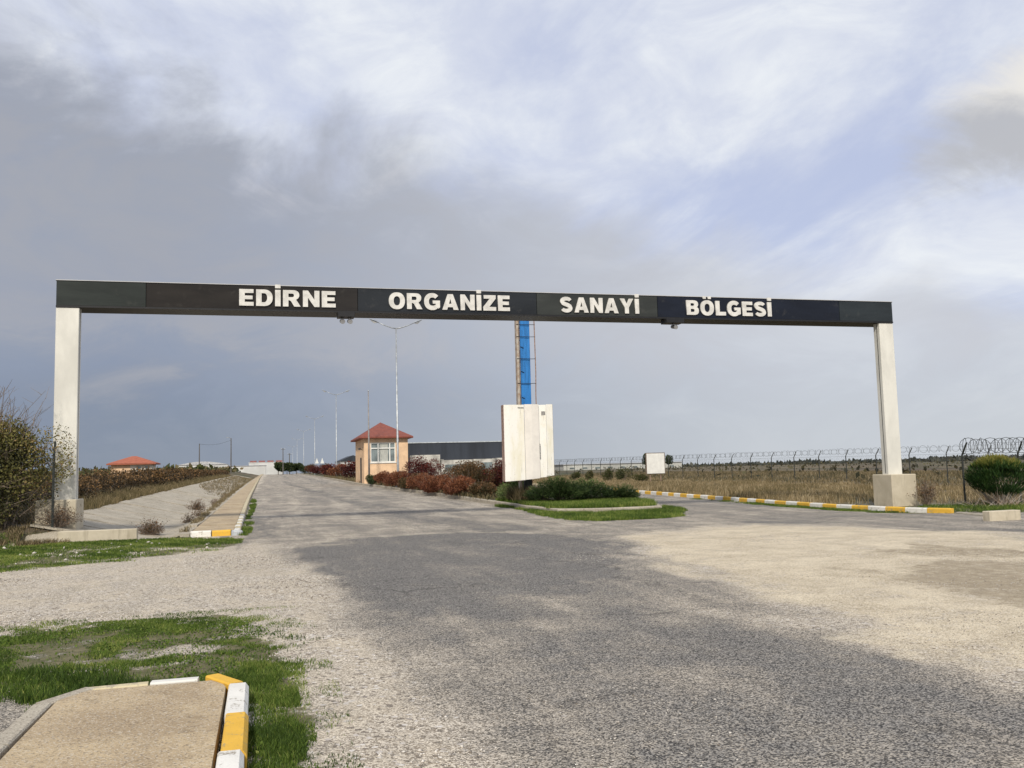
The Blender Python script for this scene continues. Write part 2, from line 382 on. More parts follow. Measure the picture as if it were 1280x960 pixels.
def npmesh(name,V,F,mat,parent=None,attrs=None,loc=None):
    """V (n,3), F (m,k) arrays"""
    me=bpy.data.meshes.new(name); n=len(V); m,k=F.shape
    me.vertices.add(n); me.vertices.foreach_set('co',np.asarray(V,np.float32).ravel())
    me.loops.add(m*k); me.loops.foreach_set('vertex_index',F.astype(np.int32).ravel())
    me.polygons.add(m); me.polygons.foreach_set('loop_start',np.arange(0,m*k,k,dtype=np.int32)); 
    try: me.polygons.foreach_set('loop_total',np.full(m,k,np.int32))
    except Exception: pass
    me.update(calc_edges=True)
    me.materials.append(mat)
    for an,(typ,val) in (attrs or {}).items():
        at=me.attributes.new(an,typ,'POINT'); at.data.foreach_set('color' if typ=='FLOAT_COLOR' else 'value',np.asarray(val,np.float32).ravel())
    o=bpy.data.objects.new(name,me); COL.objects.link(o)
    if parent: o.parent=parent
    if loc: o.location=loc
    return o
def rvec(n):
    v=rng.normal(size=(n,3)); return v/np.linalg.norm(v,axis=1)[:,None]
def leaves(name,P,mat,size,parent=None,aspect=.55,D=None,jit=.8,rnd=None,loc=None):
    """leaf quads (diamonds) at points P; D preferred direction"""
    n=len(P); d=rvec(n)
    if D is not None: d=D+jit*d; d/=np.linalg.norm(d,axis=1)[:,None]+1e-9
    s=rvec(n); s=np.cross(d,s); s/=np.linalg.norm(s,axis=1)[:,None]+1e-9
    L=(np.asarray(size)*rng.uniform(.6,1.3,n))[:,None]; W=L*aspect*.5
    V=np.stack([P,P+d*L*.45+s*W,P+d*L,P+d*L*.45-s*W],1).reshape(-1,3)
    F=np.arange(4*n).reshape(n,4)
    r=rng.random(n) if rnd is None else np.clip(rnd+rng.normal(0,.16,n),0,1)
    return npmesh(name,V,F,mat,parent,{'rnd':('FLOAT',np.repeat(r,4))},loc)
def blobpts(blobs,n,shell=.55):
    """blobs (cx,cy,cz,rx,ry,rz)"""
    B=np.array(blobs,float); vol=(B[:,3]*B[:,4]*B[:,5])**.7; c=rng.choice(len(B),n,p=vol/vol.sum())
    u=rvec(n); r=rng.uniform(shell**3,1,n)**(1/3.)
    P=B[c,:3]+u*B[c,3:6]*r[:,None]
    return P,u,c
def shrub(name,loc,size,mat,label,cat='shrub',group=None,n=5000,leaf=.06,blobs=9,droop=0,stems=9,up=.3,aspect=.55,flat=False,twigs=0,twmat='twig',tw_len=.5):
    """bushy shrub: size=(rx,ry,h), root at loc"""
    o=empty(name,loc,label,cat,group)
    rx,ry,h=size; bl=[]
    for i in range(blobs):
        a=rng.uniform(0,2*PI); q=rng.uniform(.0,.72)
        zc=rng.uniform(.35,.74)*h*(1-.35*q)
        bl.append((math.cos(a)*q*rx,math.sin(a)*q*ry,zc,rx*rng.uniform(.28,.5),ry*rng.uniform(.28,.5),h*rng.uniform(.2,.34)))
    P,u,c=blobpts(bl,n,.35)
    P[:,2]=np.maximum(P[:,2],.02+.05*rng.random(n))
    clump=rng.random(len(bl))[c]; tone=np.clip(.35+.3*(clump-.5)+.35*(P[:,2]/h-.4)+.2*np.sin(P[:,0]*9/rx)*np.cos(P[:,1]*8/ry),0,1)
    D=u*1.0; D[:,2]+=up
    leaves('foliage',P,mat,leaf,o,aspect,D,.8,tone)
    b=MB()
    for i in range(stems):
        a=rng.uniform(0,2*PI); q=rng.uniform(.2,.75); t=Vector((math.cos(a)*q*rx,math.sin(a)*q*ry,h*rng.uniform(.5,.85)))
        b.tube([(t.x*.08,t.y*.08,-.05),(t.x*.35,t.y*.35,t.z*.45),tuple(t)],[.018*h+.004,.012*h+.002,.004],5)
    for i in range(twigs):
        j=rng.integers(len(bl)); B=bl[j]; v=rvec(1)[0]; v[2]=abs(v[2])+.5; v/=np.linalg.norm(v)
        p=np.array(B[:3])+v*np.array(B[3:6])*.8; q=p+v*tw_len*rng.uniform(.5,1.2)+rvec(1)[0]*.08
        b.tube([tuple(p),tuple((p+q)/2+rvec(1)[0]*.04),tuple(q)],[.009,.006,.003],4)
    b.build('branches',MT[twmat],o)
    return o
# polygons & masks
def sdist(X,Y,poly):
    P=np.array(poly,float); Q=np.roll(P,-1,0); d=np.full(X.shape,1e9); ins=np.zeros(X.shape,bool)
    for (x0,y0),(x1,y1) in zip(P,Q):
        ex,ey=x1-x0,y1-y0; t=np.clip(((X-x0)*ex+(Y-y0)*ey)/(ex*ex+ey*ey+1e-12),0,1)
        d=np.minimum(d,np.hypot(X-x0-t*ex,Y-y0-t*ey))
        c=((y0>Y)!=(y1>Y))&(X<(x1-x0)*(Y-y0)/(y1-y0+1e-12)+x0); ins^=c
    return np.where(ins,-d,d)
def inside(X,Y,poly): return sdist(X,Y,poly)<0
# ---------------------------------------------------------------- plan polygons (metres, camera at the origin, road along +Y)
ISL_L=[(9.25,29.95),(9.15,33),(9.0,38),(8.85,45),(8.45,57),(7.95,69),(7.45,85),(7.4,120),(7.4,200),(7.4,300)]
NOSE=[(13.05,29.25),(12.4,28.95),(10.5,28.95),(9.6,29.3)]
ISL_R=[(14.3,300),(14.3,60),(14.6,44),(14.5,36),(13.9,31.5)]
ISLAND=ISL_L+ISL_R+NOSE
RK=[(18.3,120),(18.25,60),(18.18,46.12),(18.24,42),(18.1,37.65),(17.97,33.4),(17.8,30.3),(17.83,28.3),(17.92,26.1),(18.12,24.3),(18.38,23.1),(18.78,22.1)]
LK=[(-.78,25.75),(-.85,30.5),(-.98,41.5),(-1.1,55),(-1.2,75),(-1.4,110),(-1.6,145),(-1.8,200),(-2.0,300)]
ROADP=[(-.78,25.6)]+LK[1:]+[(14.3,300)]+[(18.3,300)]+RK+[(22,20.5),(60,17),(60,-30),(-60,-30),(-60,10),(-60,21.3),(-.8,21.5)]
P1=[(0.76,19.78),(1.95,23.0),(4.5,23.8),(6.7,21.0),(6.5,16),(5,12.6),(3.4,11.5),(2.54,9.77),(1.5,9.82),(1.22,12.1),(0.9,15.3)]
P2=[(1.2,127),(2.2,89),(3.9,47),(5.3,33),(6.4,27),(7.0,22.9),(5.3,23.3),(4.2,30),(2.9,52),(1.5,100)]
P3=[(1.17,10.7),(3.04,11.7),(5.38,13),(5.07,9.3),(4.62,6.3),(4.6,4.5),(3.5,2),(1.2,2),(1.1,5),(1.08,7.1)]
P4=[(4.44,9.6),(4.78,8.3),(4.58,6.1),(4.45,4.7),(3.97,4.2),(3.65,5),(3.65,6.1),(3.84,7.8)]
P4b=[(2.95,9.6),(4.0,9.7),(3.55,6.2),(2.68,4.4),(2.3,4.5),(2.58,6.3)]
P5=[(7.5,19.9),(12.3,22.2),(15.3,16),(9,5.4),(5.3,5.4),(5.3,6.5),(5.5,9.1),(6.0,12.1),(6.6,15.9)]
P6=[(8.51,11.7),(10.2,12.3),(12.5,12),(11,8),(7.6,7.5),(7.6,9.1)]
P6b=[(9.75,14.05),(11.47,14.5),(12.6,13.4),(12.2,12.2),(10.4,13.06)]
P7a=[(12.4,22.9),(13.9,23.3),(14.6,22.2),(13.2,21.4),(12.0,21.9)]
P7b=[(12.85,18.3),(14.4,18.3),(16.6,16.2),(18,13.5),(16,14.8),(13.3,17.3)]
P8=[(-60,21),(-.8,20.9),(-.1,24.5),(0.15,22),(0.75,14.75),(0.78,9.5),(0.9,7),(1.1,5),(1.1,0),(0.1,0),(0.2,5.3),(-.07,10.4),(-2.8,11),(-60,11)]
P9=[(-.50,34),(-.25,34.5),(.25,20.5),(.15,18.5),(-.02,20)]
GSTRIP=[(-14,25.7),(-2.2,25.55),(-1.0,24.6),(-.65,22.2),(-1.2,21.0),(-2.81,19.3),(-4.6,18.1),(-14,17.6)]
GNEAR=[(-9,11.1),(-2.02,11.1),(-.3,11.3),(0.0,9.4),(.17,7.5),(.27,6.2),(.25,5.2),(.2,2.5),(-.1,2.5),(-.12,7.0),(-.3,7.3),(-1.38,7.6),(-1.55,7.3),(-1.7,7.55),(-9,7.85)]
GKERB=[(-1.0,52),(-.75,51),(-.66,40),(-.72,35),(-.55,30),(-.5,26.5),(-.62,25.2),(-.78,25.5),(-.8,40)]
GNOSE=[(8.85,36),(8.85,31),(8.45,27),(9.3,25.3),(10.6,24.9),(12.2,25.7),(13.6,28.5),(14.0,31),(13.0,29.3),(10.5,28.9),(9.3,29.8),(9.1,36)]
GISL=[(9.3,30.1),(10.6,29.2),(13.0,29.4),(14.4,36),(14.5,60),(14.3,300),(7.6,300),(7.6,85),(8.6,57),(9.1,40)]
GRK=[(17.5,36),(17.9,36),(17.85,26),(18.9,22),(19.5,21.3),(17.9,22.0),(17.2,26),(17.3,30)]
def soft(X,Y,poly,s): return sst(s,-s,sdist(X,Y,poly))
def hnoise(x,y,sc,seed=0):
    """value noise on numpy arrays"""
    x=x*sc+seed*17.3; y=y*sc+seed*9.1; xi=np.floor(x).astype(int); yi=np.floor(y).astype(int); fx=x-xi; fy=y-yi
    fx=fx*fx*(3-2*fx); fy=fy*fy*(3-2*fy)
    def h(i,j):
        n=(i*374761393+j*668265263)&0x7fffffff; n=((n^(n>>13))*1274126177)&0x7fffffff; return ((n^(n>>16))&0xffff)/65535.
    return (h(xi,yi)*(1-fx)+h(xi+1,yi)*fx)*(1-fy)+(h(xi,yi+1)*(1-fx)+h(xi+1,yi+1)*fx)*fy
def fbm(x,y,sc,seed=0): return .5*hnoise(x,y,sc,seed)+.27*hnoise(x,y,sc*2.3,seed+1)+.15*hnoise(x,y,sc*5.1,seed+2)+.08*hnoise(x,y,sc*11,seed+3)
def masks(X,Y):
    n=X.shape; asp=np.full(n,.42); grs=np.zeros(n); sand=np.zeros(n); dry=np.zeros(n); dirt=np.zeros(n)
    near=(X>-15)&(X<40)&(Y>-10)&(Y<320)
    xs,ys=X[near],Y[near]
    a=asp[near]
    ox,oy=xs,ys
    wx=(fbm(xs*1.2,ys*.35,1.1,21)-.5)*2.6+(fbm(xs,ys,2.4,23)-.5)*.9; wy=(fbm(xs*1.2,ys*.35,.9,22)-.5)*4.0*sst(3,14,ys)+(fbm(xs,ys,2.0,24)-.5)*.9
    xs=ox+wx*.55; ys=oy+wy*.7
    a=a*(1-soft(xs,ys,P3,.5))+.63*soft(xs,ys,P3,.7)
    k0=sst(23,32,ys)*(xs<9.3); a=a*(1-k0)+.38*k0; 
    for p,v,s in ((P1,.98,.2),(P2,.75,.3),(P4,.8,.3),(P4b,.72,.3),(P7a,1.,.25),(P7b,1.,.3),(P9,.75,.12)):
        k=soft(xs,ys,p,s); a=a*(1-k)+v*k
    # two darker wheel tracks on the far road
    a+=.22*np.exp(-((xs-5.2-.0*ys)/.45)**2)*sst(30,45,ys)+.18*np.exp(-((xs-2.4)/.4)**2)*sst(30,50,ys)
    a=a*(1-sst(9,13,xs)*sst(17,21,ys)*.0)
    k=soft(xs,ys,P5,.7); a=a*(1-k)+.03*k
    k=soft(ox+(xs-ox)*.5,oy+(ys-oy)*.4,P8,.35); a=a*(1-k)-.02*k
    a=np.where((xs<-1)&(ys>11),-.05,a)
    k=sst(12.5,14,xs)*sst(19,22,ys); a=a*(1-k)+.5*k
    asp[near]=a
    asp[~near]=np.where(X[~near]<-1,0,.3)
    sd=.95*soft(xs,ys,P5,.9)*.9+.25*soft(xs,ys,P8,.4)+.15*np.exp(-((xs-8.3)/.8)**2)*sst(26,34,ys)
    sand[near]=sd
    dirt[near]=np.maximum(soft(xs,ys,P6,.5),soft(xs,ys,P6b,.3)*.8)
    xs,ys=ox,oy
    g=np.zeros_like(xs)
    for p,v,s in ((GSTRIP,1.,.35),(GNEAR,1.,.28),(GKERB,.8,.1),(GNOSE,1.,.2),(GISL,1.,.2),(GRK,.75,.2)):
        g=np.maximum(g,v*soft(xs,ys,p,s))
    f=fbm(xs,ys,1.5,1); grs[near]=g*np.clip(.30+1.5*(f-.3),0,1)
    road=sdist(X,Y,ROADP); isl=sdist(X,Y,ISLAND)
    off=(road>.15)&(isl>0)
    right=off&(X>17)&(Y>18); left=off&(X<-2)&(Y>25)
    dry=np.where(right|left|(Y>330)|(np.abs(X)>59)|(Y<-25),1.,0.)
    dry=np.where(off&(X>17)&(X<22.5)&(Y<30),.55,dry)
    # far grass on median turns dry
    dry=np.where((isl<0)&(Y>62),.45,dry)
    return asp,grs,sand,dry,dirt
# ---------------------------------------------------------------- ground and road
def axis(segs):
    out=[]
    for a,b,st in segs: out+=list(np.arange(a,b,st))
    return np.array(out+[segs[-1][1]])
def ground():
    gx=axis([(-3000,-600,300),(-600,-100,50),(-100,-30,6),(-30,-12,1.2),(-12,-7,.25),(-7,16,.09),(16,26,.14),(26,42,.6),(42,120,5),(120,700,40),(700,3000,300)])
    gy=axis([(-300,-30,40),(-30,0,3),(0,3,.25),(3,30,.09),(30,50,.2),(50,90,.5),(90,160,1.5),(160,340,5),(340,700,30),(700,3200,250)])
    X,Y=np.meshgrid(gx,gy); nx,ny=len(gx),len(gy)
    Z=gz(X,Y)
    und=(np.sin(X*.9+1.3*np.sin(Y*.6))*np.sin(Y*.8+X*.35)*.012)
    Z=Z+np.where((np.abs(X)<60)&(Y<340),und,0)*np.where((X<-1.9)&(X>-6.1)&(Y>25.3),0,1)
    # drop the sheet under raised slabs
    far=sst(150,900,np.hypot(X,Y)); Z=Z+far*(np.sin(X*.004+1)*np.cos(Y*.003)*.8)
    asp,grs,sand,dry,dirt=masks(X,Y)
    idx=np.arange(nx*ny).reshape(ny,nx)
    Fq=np.stack([idx[:-1,:-1],idx[:-1,1:],idx[1:,1:],idx[1:,:-1]],-1).reshape(-1,4)
    cx=(X[:-1,:-1]+X[1:,1:]).ravel()/2; cy=(Y[:-1,:-1]+Y[1:,1:]).ravel()/2
    r=inside(cx,cy,ROADP)&~inside(cx,cy,ISLAND)
    V=np.stack([X,Y,Z],-1).reshape(-1,3)
    C=np.stack([asp,grs,sand,dry],-1).reshape(-1,4); D=dirt.ravel()
    for name,sel in (('road',r),('ground',~r)):
        F=Fq[sel]; u,inv=np.unique(F,return_inverse=True); F2=inv.reshape(F.shape)
        o=npmesh(name,V[u],F2,MT['terrain'],None,{'mask':('FLOAT_COLOR',C[u]),'dirt':('FLOAT',D[u])})
        o.data.polygons.foreach_set('use_smooth',[True]*len(F2))
        tag(o,kind='structure')
ground()
# ---------------------------------------------------------------- kerbs and pavements
def resample(P,step):
    P=[Vector((*p,0)) for p in P]; out=[P[0]]; 
    d=[0]; 
    for a,b in zip(P,P[1:]): d.append(d[-1]+(b-a).length)
    T=d[-1]; n=max(1,int(round(T/step)))
    res=[]
    for k in range(n+1):
        t=T*k/n; i=0
        while i<len(d)-2 and d[i+1]<t: i+=1
        f=(t-d[i])/(d[i+1]-d[i]); res.append(P[i].lerp(P[i+1],f))
    return res
def kerb(P,width,height,step,mats,pattern,name='kerb',inner=1,sink=.1,zf=None,gap=.008):
    """blocks along polyline P (outer, road-side top edge); inner=+1 puts the body to the left of travel"""
    pts=resample(P,step); b=MB()
    for i in range(len(pts)-1):
        a,c=pts[i],pts[i+1]; d=(c-a).normalized(); nrm=Vector((-d.y,d.x,0))*inner
        a2=a+d*gap; c2=c-d*gap
        za=(zf or G0)(a.x,a.y)+rng.normal(0,.004); zc=(zf or G0)(c.x,c.y)+rng.normal(0,.004)
        j=rng.normal(0,.006)
        bv=.022
        ring=[(0,-sink),(0.0,height-bv*1.4),(bv,height),(width-.01,height),(width,height-.01),(width,-sink)]
        vs=[]
        for p,z in ((a2,za),(c2,zc)):
            for w,h in ring: q=p+nrm*(w+j); vs.append((q.x,q.y,z+h))
        n=len(ring)
        fs=[(k,(k+1)%n,n+(k+1)%n,n+k) for k in range(n)]+[tuple(range(n))[::-1],tuple(range(n,2*n))]
        b.add(vs,fs,pattern(i))
    o=b.build(name,mats); tag(o,kind='structure'); return o
def G0(x,y): return float(gz0(x,y))
KM=[MT['kerb_white'],MT['kerb_yellow'],MT['kerb_faded'],MT['kerb_plain']]
# right-hand kerb, yellow and white
def patr(i):
    return i%2
kerb(RK[::-1],.17,.15,.72,KM,lambda i: (1,0)[i%2] if i<44 else 2,inner=-1)
# left far kerb
def patl(i):
    if i==0: return 0
    return (2,2)[i%2] if i>10 else (2 if i%2 else 0)
kerb(LK,.16,.14,.75,KM,patl,inner=1)
kerb([(-2.05,25.6),(-1.52,25.6)],.2,.145,.53,KM,lambda i:0,inner=1)
kerb([(-1.51,25.6),(-1.02,25.6)],.2,.145,.5,KM,lambda i:1,inner=1)
def kerb_end():
    b=MB(); b.tube([(-.86,25.68,-.05),(-.86,25.68,.10),(-.86,25.68,.135)],[.145,.145,.12],16); b.box(-1.01,-.86,25.6,25.8,-.05,.142,bev=.01)
    o=b.build('kerb',concrete('kerb_end_blue_grey',(.40,.45,.50),(.55,.55,.53),(.25,.25,.25))); tag(o,kind='structure')
kerb_end()
# island kerb
NK=NOSE[::-1]+[]
kerb(ISL_L[::-1]+[(9.6,29.3),(10.5,28.95),(12.4,28.95),(13.05,29.25)],.15,.16,1.0,KM,lambda i:3,inner=1)
kerb([(13.05,29.25),(13.9,31.5),(14.5,36),(14.6,44),(14.3,60),(14.3,150)],.15,.13,1.0,KM,lambda i:3,inner=1)
def island_fill():
    xs=[];P=ISLAND
    # strip mesh by Y rows
    Ys=np.concatenate([np.arange(29.1,60,.5),np.arange(60,300,6)]); V=[];F=[]
    lx=np.array([p[1] for p in ISL_L]);lv=np.array([p[0] for p in ISL_L])
    def L(y): return float(np.interp(y,[29.0,29.3,29.95]+list(lx[1:]),[10.6,9.7,9.3]+list(lv[1:])))+.1
    def R(y): return float(np.interp(y,[29,29.3,31.5,36,44,60,300],[12.4,13.0,13.85,14.45,14.55,14.25,14.25]))-.1
    n=14
    for y in Ys:
        a,b_=L(y),R(y)
        for i in range(n+1):
            x=a+(b_-a)*i/n; V.append((x,y,G0(x,y)+.10+.12*math.sin(PI*i/n)*min(1,(y-29)/3)))
    k=len(Ys)
    F=[(r*(n+1)+i,r*(n+1)+i+1,(r+1)*(n+1)+i+1,(r+1)*(n+1)+i) for r in range(k-1) for i in range(n)]
    V=np.array(V);F=np.array(F)
    C=np.zeros((len(V),4)); C[:,1]=1; C[:,3]=np.where(V[:,1]>38,.6,0)
    o=npmesh('median_island',V,F,MT['terrain'],None,{'mask':('FLOAT_COLOR',C),'dirt':('FLOAT',np.zeros(len(V)))}); tag(o,kind='structure')
island_fill()
def islz(x,y): return G0(x,y)+.16
# left pavement slabs along the road, cracked between
def far_walk():
    b=MB(); ys=[25.8,28.3,31.2,34.8,38.5,43,48,54,61,70,80,92,108,128,150,180,220,260]
    for y0,y1 in zip(ys,ys[1:]):
        k0=float(np.interp(y0,[p[1] for p in LK],[p[0] for p in LK]))-.17; k1=float(np.interp(y1,[p[1] for p in LK],[p[0] for p in LK]))-.17
        w0=-2.02-(y0-25)*.002; w1=-2.02-(y1-25)*.002
        z0=G0(0,y0)+.135+rng.normal(0,.008); z1=G0(0,y1)+.135+rng.normal(0,.008); g=.02
        b.add([(w0,y0+g,z0),(k0,y0+g,z0),(k1,y1-g,z1),(w1,y1-g,z1),(w0,y0+g,z0-.2),(k0,y0+g,z0-.2),(k1,y1-g,z1-.2),(w1,y1-g,z1-.2)],
              [(0,1,2,3),(0,4,5,1),(1,5,6,2),(2,6,7,3),(3,7,4,0)])
    tag(b.build('pavement',MT['walk']),kind='structure')
    # rough concrete edge strip between pavement and drain
    b=MB(); rng2=np.random.default_rng(3)
    y=25.62
    while y<150:
        l=rng2.uniform(1.2,2.4)*(1 if y<60 else 3); z0=G0(0,y)+.12+rng2.normal(0,.012); z1=G0(0,y+l)+.12+rng2.normal(0,.012); j=rng2.normal(0,.015)
        x1=-2.06+j; x0=-2.30+j
        b.add([(x0,y,z0),(x1,y,z0),(x1,y+l-.02,z1),(x0,y+l-.02,z1),(x0,y,z0-.3),(x1,y,z0-.3),(x1,y+l-.02,z1-.3),(x0,y+l-.02,z1-.3)],[(0,1,2,3),(0,4,5,1),(1,5,6,2),(2,6,7,3),(3,7,4,0)])
        y+=l
    tag(b.build('pavement_edge',MT['slab']),kind='structure')
far_walk()
def drain():
    xs=[-5.9,-5.2,-4.5,-3.9,-3.5,-3.0,-2.72,-2.5,-2.3]; b=MB(); y=25.62
    r2=np.random.default_rng(5)
    while y<170:
        l=2.0 if y<60 else 5.
        jt=r2.normal(0,.014); g=.02
        vs=[];
        for yy in (y+g,y+l-g):
            for x in xs: vs.append((x,yy,G0(x,yy)+float(ditch(x))+jt+r2.normal(0,.008)))
        n=len(xs); b.add(vs,[(i,i+1,n+i+1,n+i) for i in range(n-1)])
        # thickness at the joint
        y+=l
    o=b.build('drainage_channel',MT['slab']); tag(o,kind='structure')
    md=o.modifiers.new('s','SOLIDIFY'); md.thickness=.05; md.offset=-1
drain()
def headwall():
    o=empty('headwall',(-4.05,25.5,0),'low pale concrete end wall closing the drainage channel above the green strip','wall')
    b=MB(); b.box(-1.15,.72,-.09,.1,-.3,.30,bev=.015); w=b.build('wall_slab',MT['base'],o)
    b=MB(); 
    b.add([(-2.2,-.15,.05),(-1.1,-.2,0.04),(-1.0,.2,.33),(-1.9,.5,.45),(-2.2,-.15,-.2),(-1.1,-.2,-.2),(-1.0,.2,-.2),(-1.9,.5,-.2)],[(0,1,2,3),(0,4,5,1),(1,5,6,2),(2,6,7,3),(3,7,4,0)])
    b.build('sloping_apron',MT['slab'],o)
headwall()
# foreground pavement
def fg_walk():
    z=.125
    out=[(-.285,1.0),(-.285,4.0),(-.305,6.85),(-.36,7.12),(-.52,7.1),(-.84,7.1),(-1.26,7.1),(-1.385,6.85),(-1.39,6.0),(-1.40,1.0)]
    b=MB(); n=len(out)
    b.add([(x,y,z) for x,y in out]+[(x,y,-.1) for x,y in out],[tuple(range(n))]+[(i,i+n,(i+1)%n+n,(i+1)%n) for i in range(n)])
    tag(b.build('pavement',MT['walk']),kind='structure')
    # painted kerb on the road side, white / yellow / white
    kerb([(-.10,1.89),(-.12,4.02),(-.13,4.9),(-.15,6.87)],.135,.145,.83,KM,lambda i:(1,0)[i%2] ,inner=1,gap=.006)
    kerb([(-.17,6.92),(-.36,7.27)],.12,.14,.5,KM,lambda i:1,inner=1)
    kerb([(-.50,7.23),(-.84,7.25)],.11,.135,.5,KM,lambda i:0,inner=1)
    kerb([(-.85,7.25),(-1.27,7.22)],.11,.13,.5,KM,lambda i:2,inner=1)
    kerb([(-1.28,7.22),(-1.53,6.85)],.12,.13,.5,KM,lambda i:3,inner=1)
    kerb([(-1.53,6.8),(-1.55,5.8),(-1.56,4.8),(-1.56,1)],.13,.13,.98,KM,lambda i:3,inner=1)
fg_walk()
# low loose concrete block at the end of the right kerb
def block():
    o=empty('concrete_block',(17.6,18.98,0),'pale concrete block lying by the roadside right of the yellow kerb end','concrete block')
    b=MB(); b.box(-.48,.5,-.12,.12,-.05,.25,bev=.015); b.build('block_body',MT['base'],o).rotation_euler=(0,0,.05)
block()
def kerb_path():
    # pale dirt edge between kerb end and block
    b=MB(); P=[(18.8,22.0),(18.6,20.6),(18.3,19.2),(18.6,18.3)]
    P=[(18.75,21.9),(18.45,20.5),(18.1,19.3)]
    kerb(P,.15,.06,.6,KM,lambda i:3,inner=1)
kerb_path()

# ---------------------------------------------------------------- the entrance gate
def glyph(ch):
    """outlines of a heavy grotesque capital, cap height 1; returns list of closed loops and the width"""
    def arc(cx,cy,rx,ry,a0,a1,n=18,p=2.25):
        o=[]
        for i in range(n+1):
            t=math.radians(a0+(a1-a0)*i/n); c,q=math.cos(t),math.sin(t)
            o.append((cx+rx*math.copysign(abs(c)**(2/p),c),cy+ry*math.copysign(abs(q)**(2/p),q)))
        return o
    def stroke(c,w):
        l=[];r=[]
        for i,(x,y) in enumerate(c):
            x0,y0=c[max(i-1,0)];x1,y1=c[min(i+1,len(c)-1)]; d=math.hypot(x1-x0,y1-y0); nx,ny=-(y1-y0)/d,(x1-x0)/d
            ww=w(i/(len(c)-1)) if callable(w) else w
            l.append((x+nx*ww/2,y+ny*ww/2)); r.append((x-nx*ww/2,y-ny*ww/2))
        return l+r[::-1]
    S=.30; H=.23
    if ch=='E': return [[(0,0),(.78,0),(.78,H),(S,H),(S,.39),(.72,.39),(.72,.61),(S,.61),(S,1-H),(.77,1-H),(.77,1),(0,1)]],.78
    if ch=='L': return [[(0,0),(.76,0),(.76,.25),(S,.25),(S,1),(0,1)]],.76
    if ch=='Z': return [[(0,0),(.84,0),(.84,.24),(.39,.24),(.82,.78),(.82,1),(.04,1),(.04,.77),(.42,.77),(0,.24)]],.84
    if ch=='N': return [[(0,0),(.28,0),(.28,.56),(.64,0),(.92,0),(.92,1),(.64,1),(.64,.44),(.28,1),(0,1)]],.92
    if ch=='Y': return [[(.35,0),(.65,0),(.65,.40),(1.,1),(.68,1),(.5,.64),(.32,1),(0,1),(.35,.40)]],1.
    if ch=='A': return [[(0,0),(.31,0),(.36,.17),(.68,.17),(.73,0),(1.05,0),(.69,1),(.36,1)],[(.435,.385),(.525,.70),(.61,.385)]],1.05
    if ch=='İ': return [[(0,0),(S,0),(S,1),(0,1)],[(0,1.1),(S,1.1),(S,1.32),(0,1.32)]],S
    if ch in 'OÖ':
        g=[arc(.5,.5,.5,.53,0,360,44)[:-1],arc(.5,.5,.20,.29,0,360,32)[:-1]]
        if ch=='Ö': g+=[[(.20,1.12),(.42,1.12),(.42,1.30),(.20,1.30)],[(.58,1.12),(.80,1.12),(.80,1.30),(.58,1.30)]]
        return g,1.
    if ch=='D': return [[(0,0)]+arc(.42,.5,.48,.5,-90,90,20)+[(0,1)],[(S,.225)]+arc(.42,.5,.18,.275,-90,90,14)+[(S,.775)]],.9
    if ch=='B': return [[(0,0)]+arc(.55,.29,.35,.29,-90,62,14)+arc(.53,.745,.33,.255,-60,90,14)+[(0,1)],[(S,.20)]+arc(.48,.305,.11,.105,-90,90,10)+[(S,.41)],[(S,.62)]+arc(.47,.71,.10,.09,-90,90,10)+[(S,.80)]],.9
    if ch=='R': return [[(0,0),(S,0),(S,.38),(.36,.38),(.44,.33),(.62,0),(.97,0),(.80,.30),(.72,.42)]+arc(.56,.705,.34,.295,-50,90,16)+[(0,1)],[(S,.57)]+arc(.50,.68,.11,.11,-90,90,10)+[(S,.79)]],.97
    if ch=='G':
        c=arc(.5,.5,.365,.40,42,318,40)
        return [stroke(c,lambda t:.26+.04*math.sin(PI*t))[:41]+[(.80,.27),(.80,.36),(.54,.36),(.54,.56),(.99,.56),(.99,.16),(.90,.08)][::-1][:0]+[(.72,.26),(.72,.37),(.53,.37),(.53,.57),(.99,.57),(.99,.14),(.86,.05)]+stroke(c,lambda t:.26+.04*math.sin(PI*t))[41:]],1.
    if ch=='S':
        c=arc(.45,.735,.305,.165,18,200,18,2.)+[(.17,.66)]*0+[(.22,.60),(.33,.55),(.47,.505),(.60,.455),(.70,.40)]+arc(.45,.27,.305,.165,20,-162,18,2.)[1:]
        return [stroke(c,lambda t:.22+.05*math.sin(PI*t))],.90
def letter_mesh(ch):
    loops,w=glyph(ch)
    cu=bpy.data.curves.new('t','CURVE'); cu.dimensions='2D'; cu.fill_mode='BOTH'; cu.extrude=.045
    for lp in loops:
        sp=cu.splines.new('POLY'); sp.points.add(len(lp)-1); sp.use_cyclic_u=True
        for p,q in zip(sp.points,lp): p.co=(q[0],q[1],0,1)
    ob=bpy.data.objects.new('t',cu); COL.objects.link(ob); bpy.context.view_layer.update()
    dg=bpy.context.evaluated_depsgraph_get(); me=bpy.data.meshes.new_from_object(ob.evaluated_get(dg))
    bpy.data.objects.remove(ob); bpy.data.curves.remove(cu); return me,w
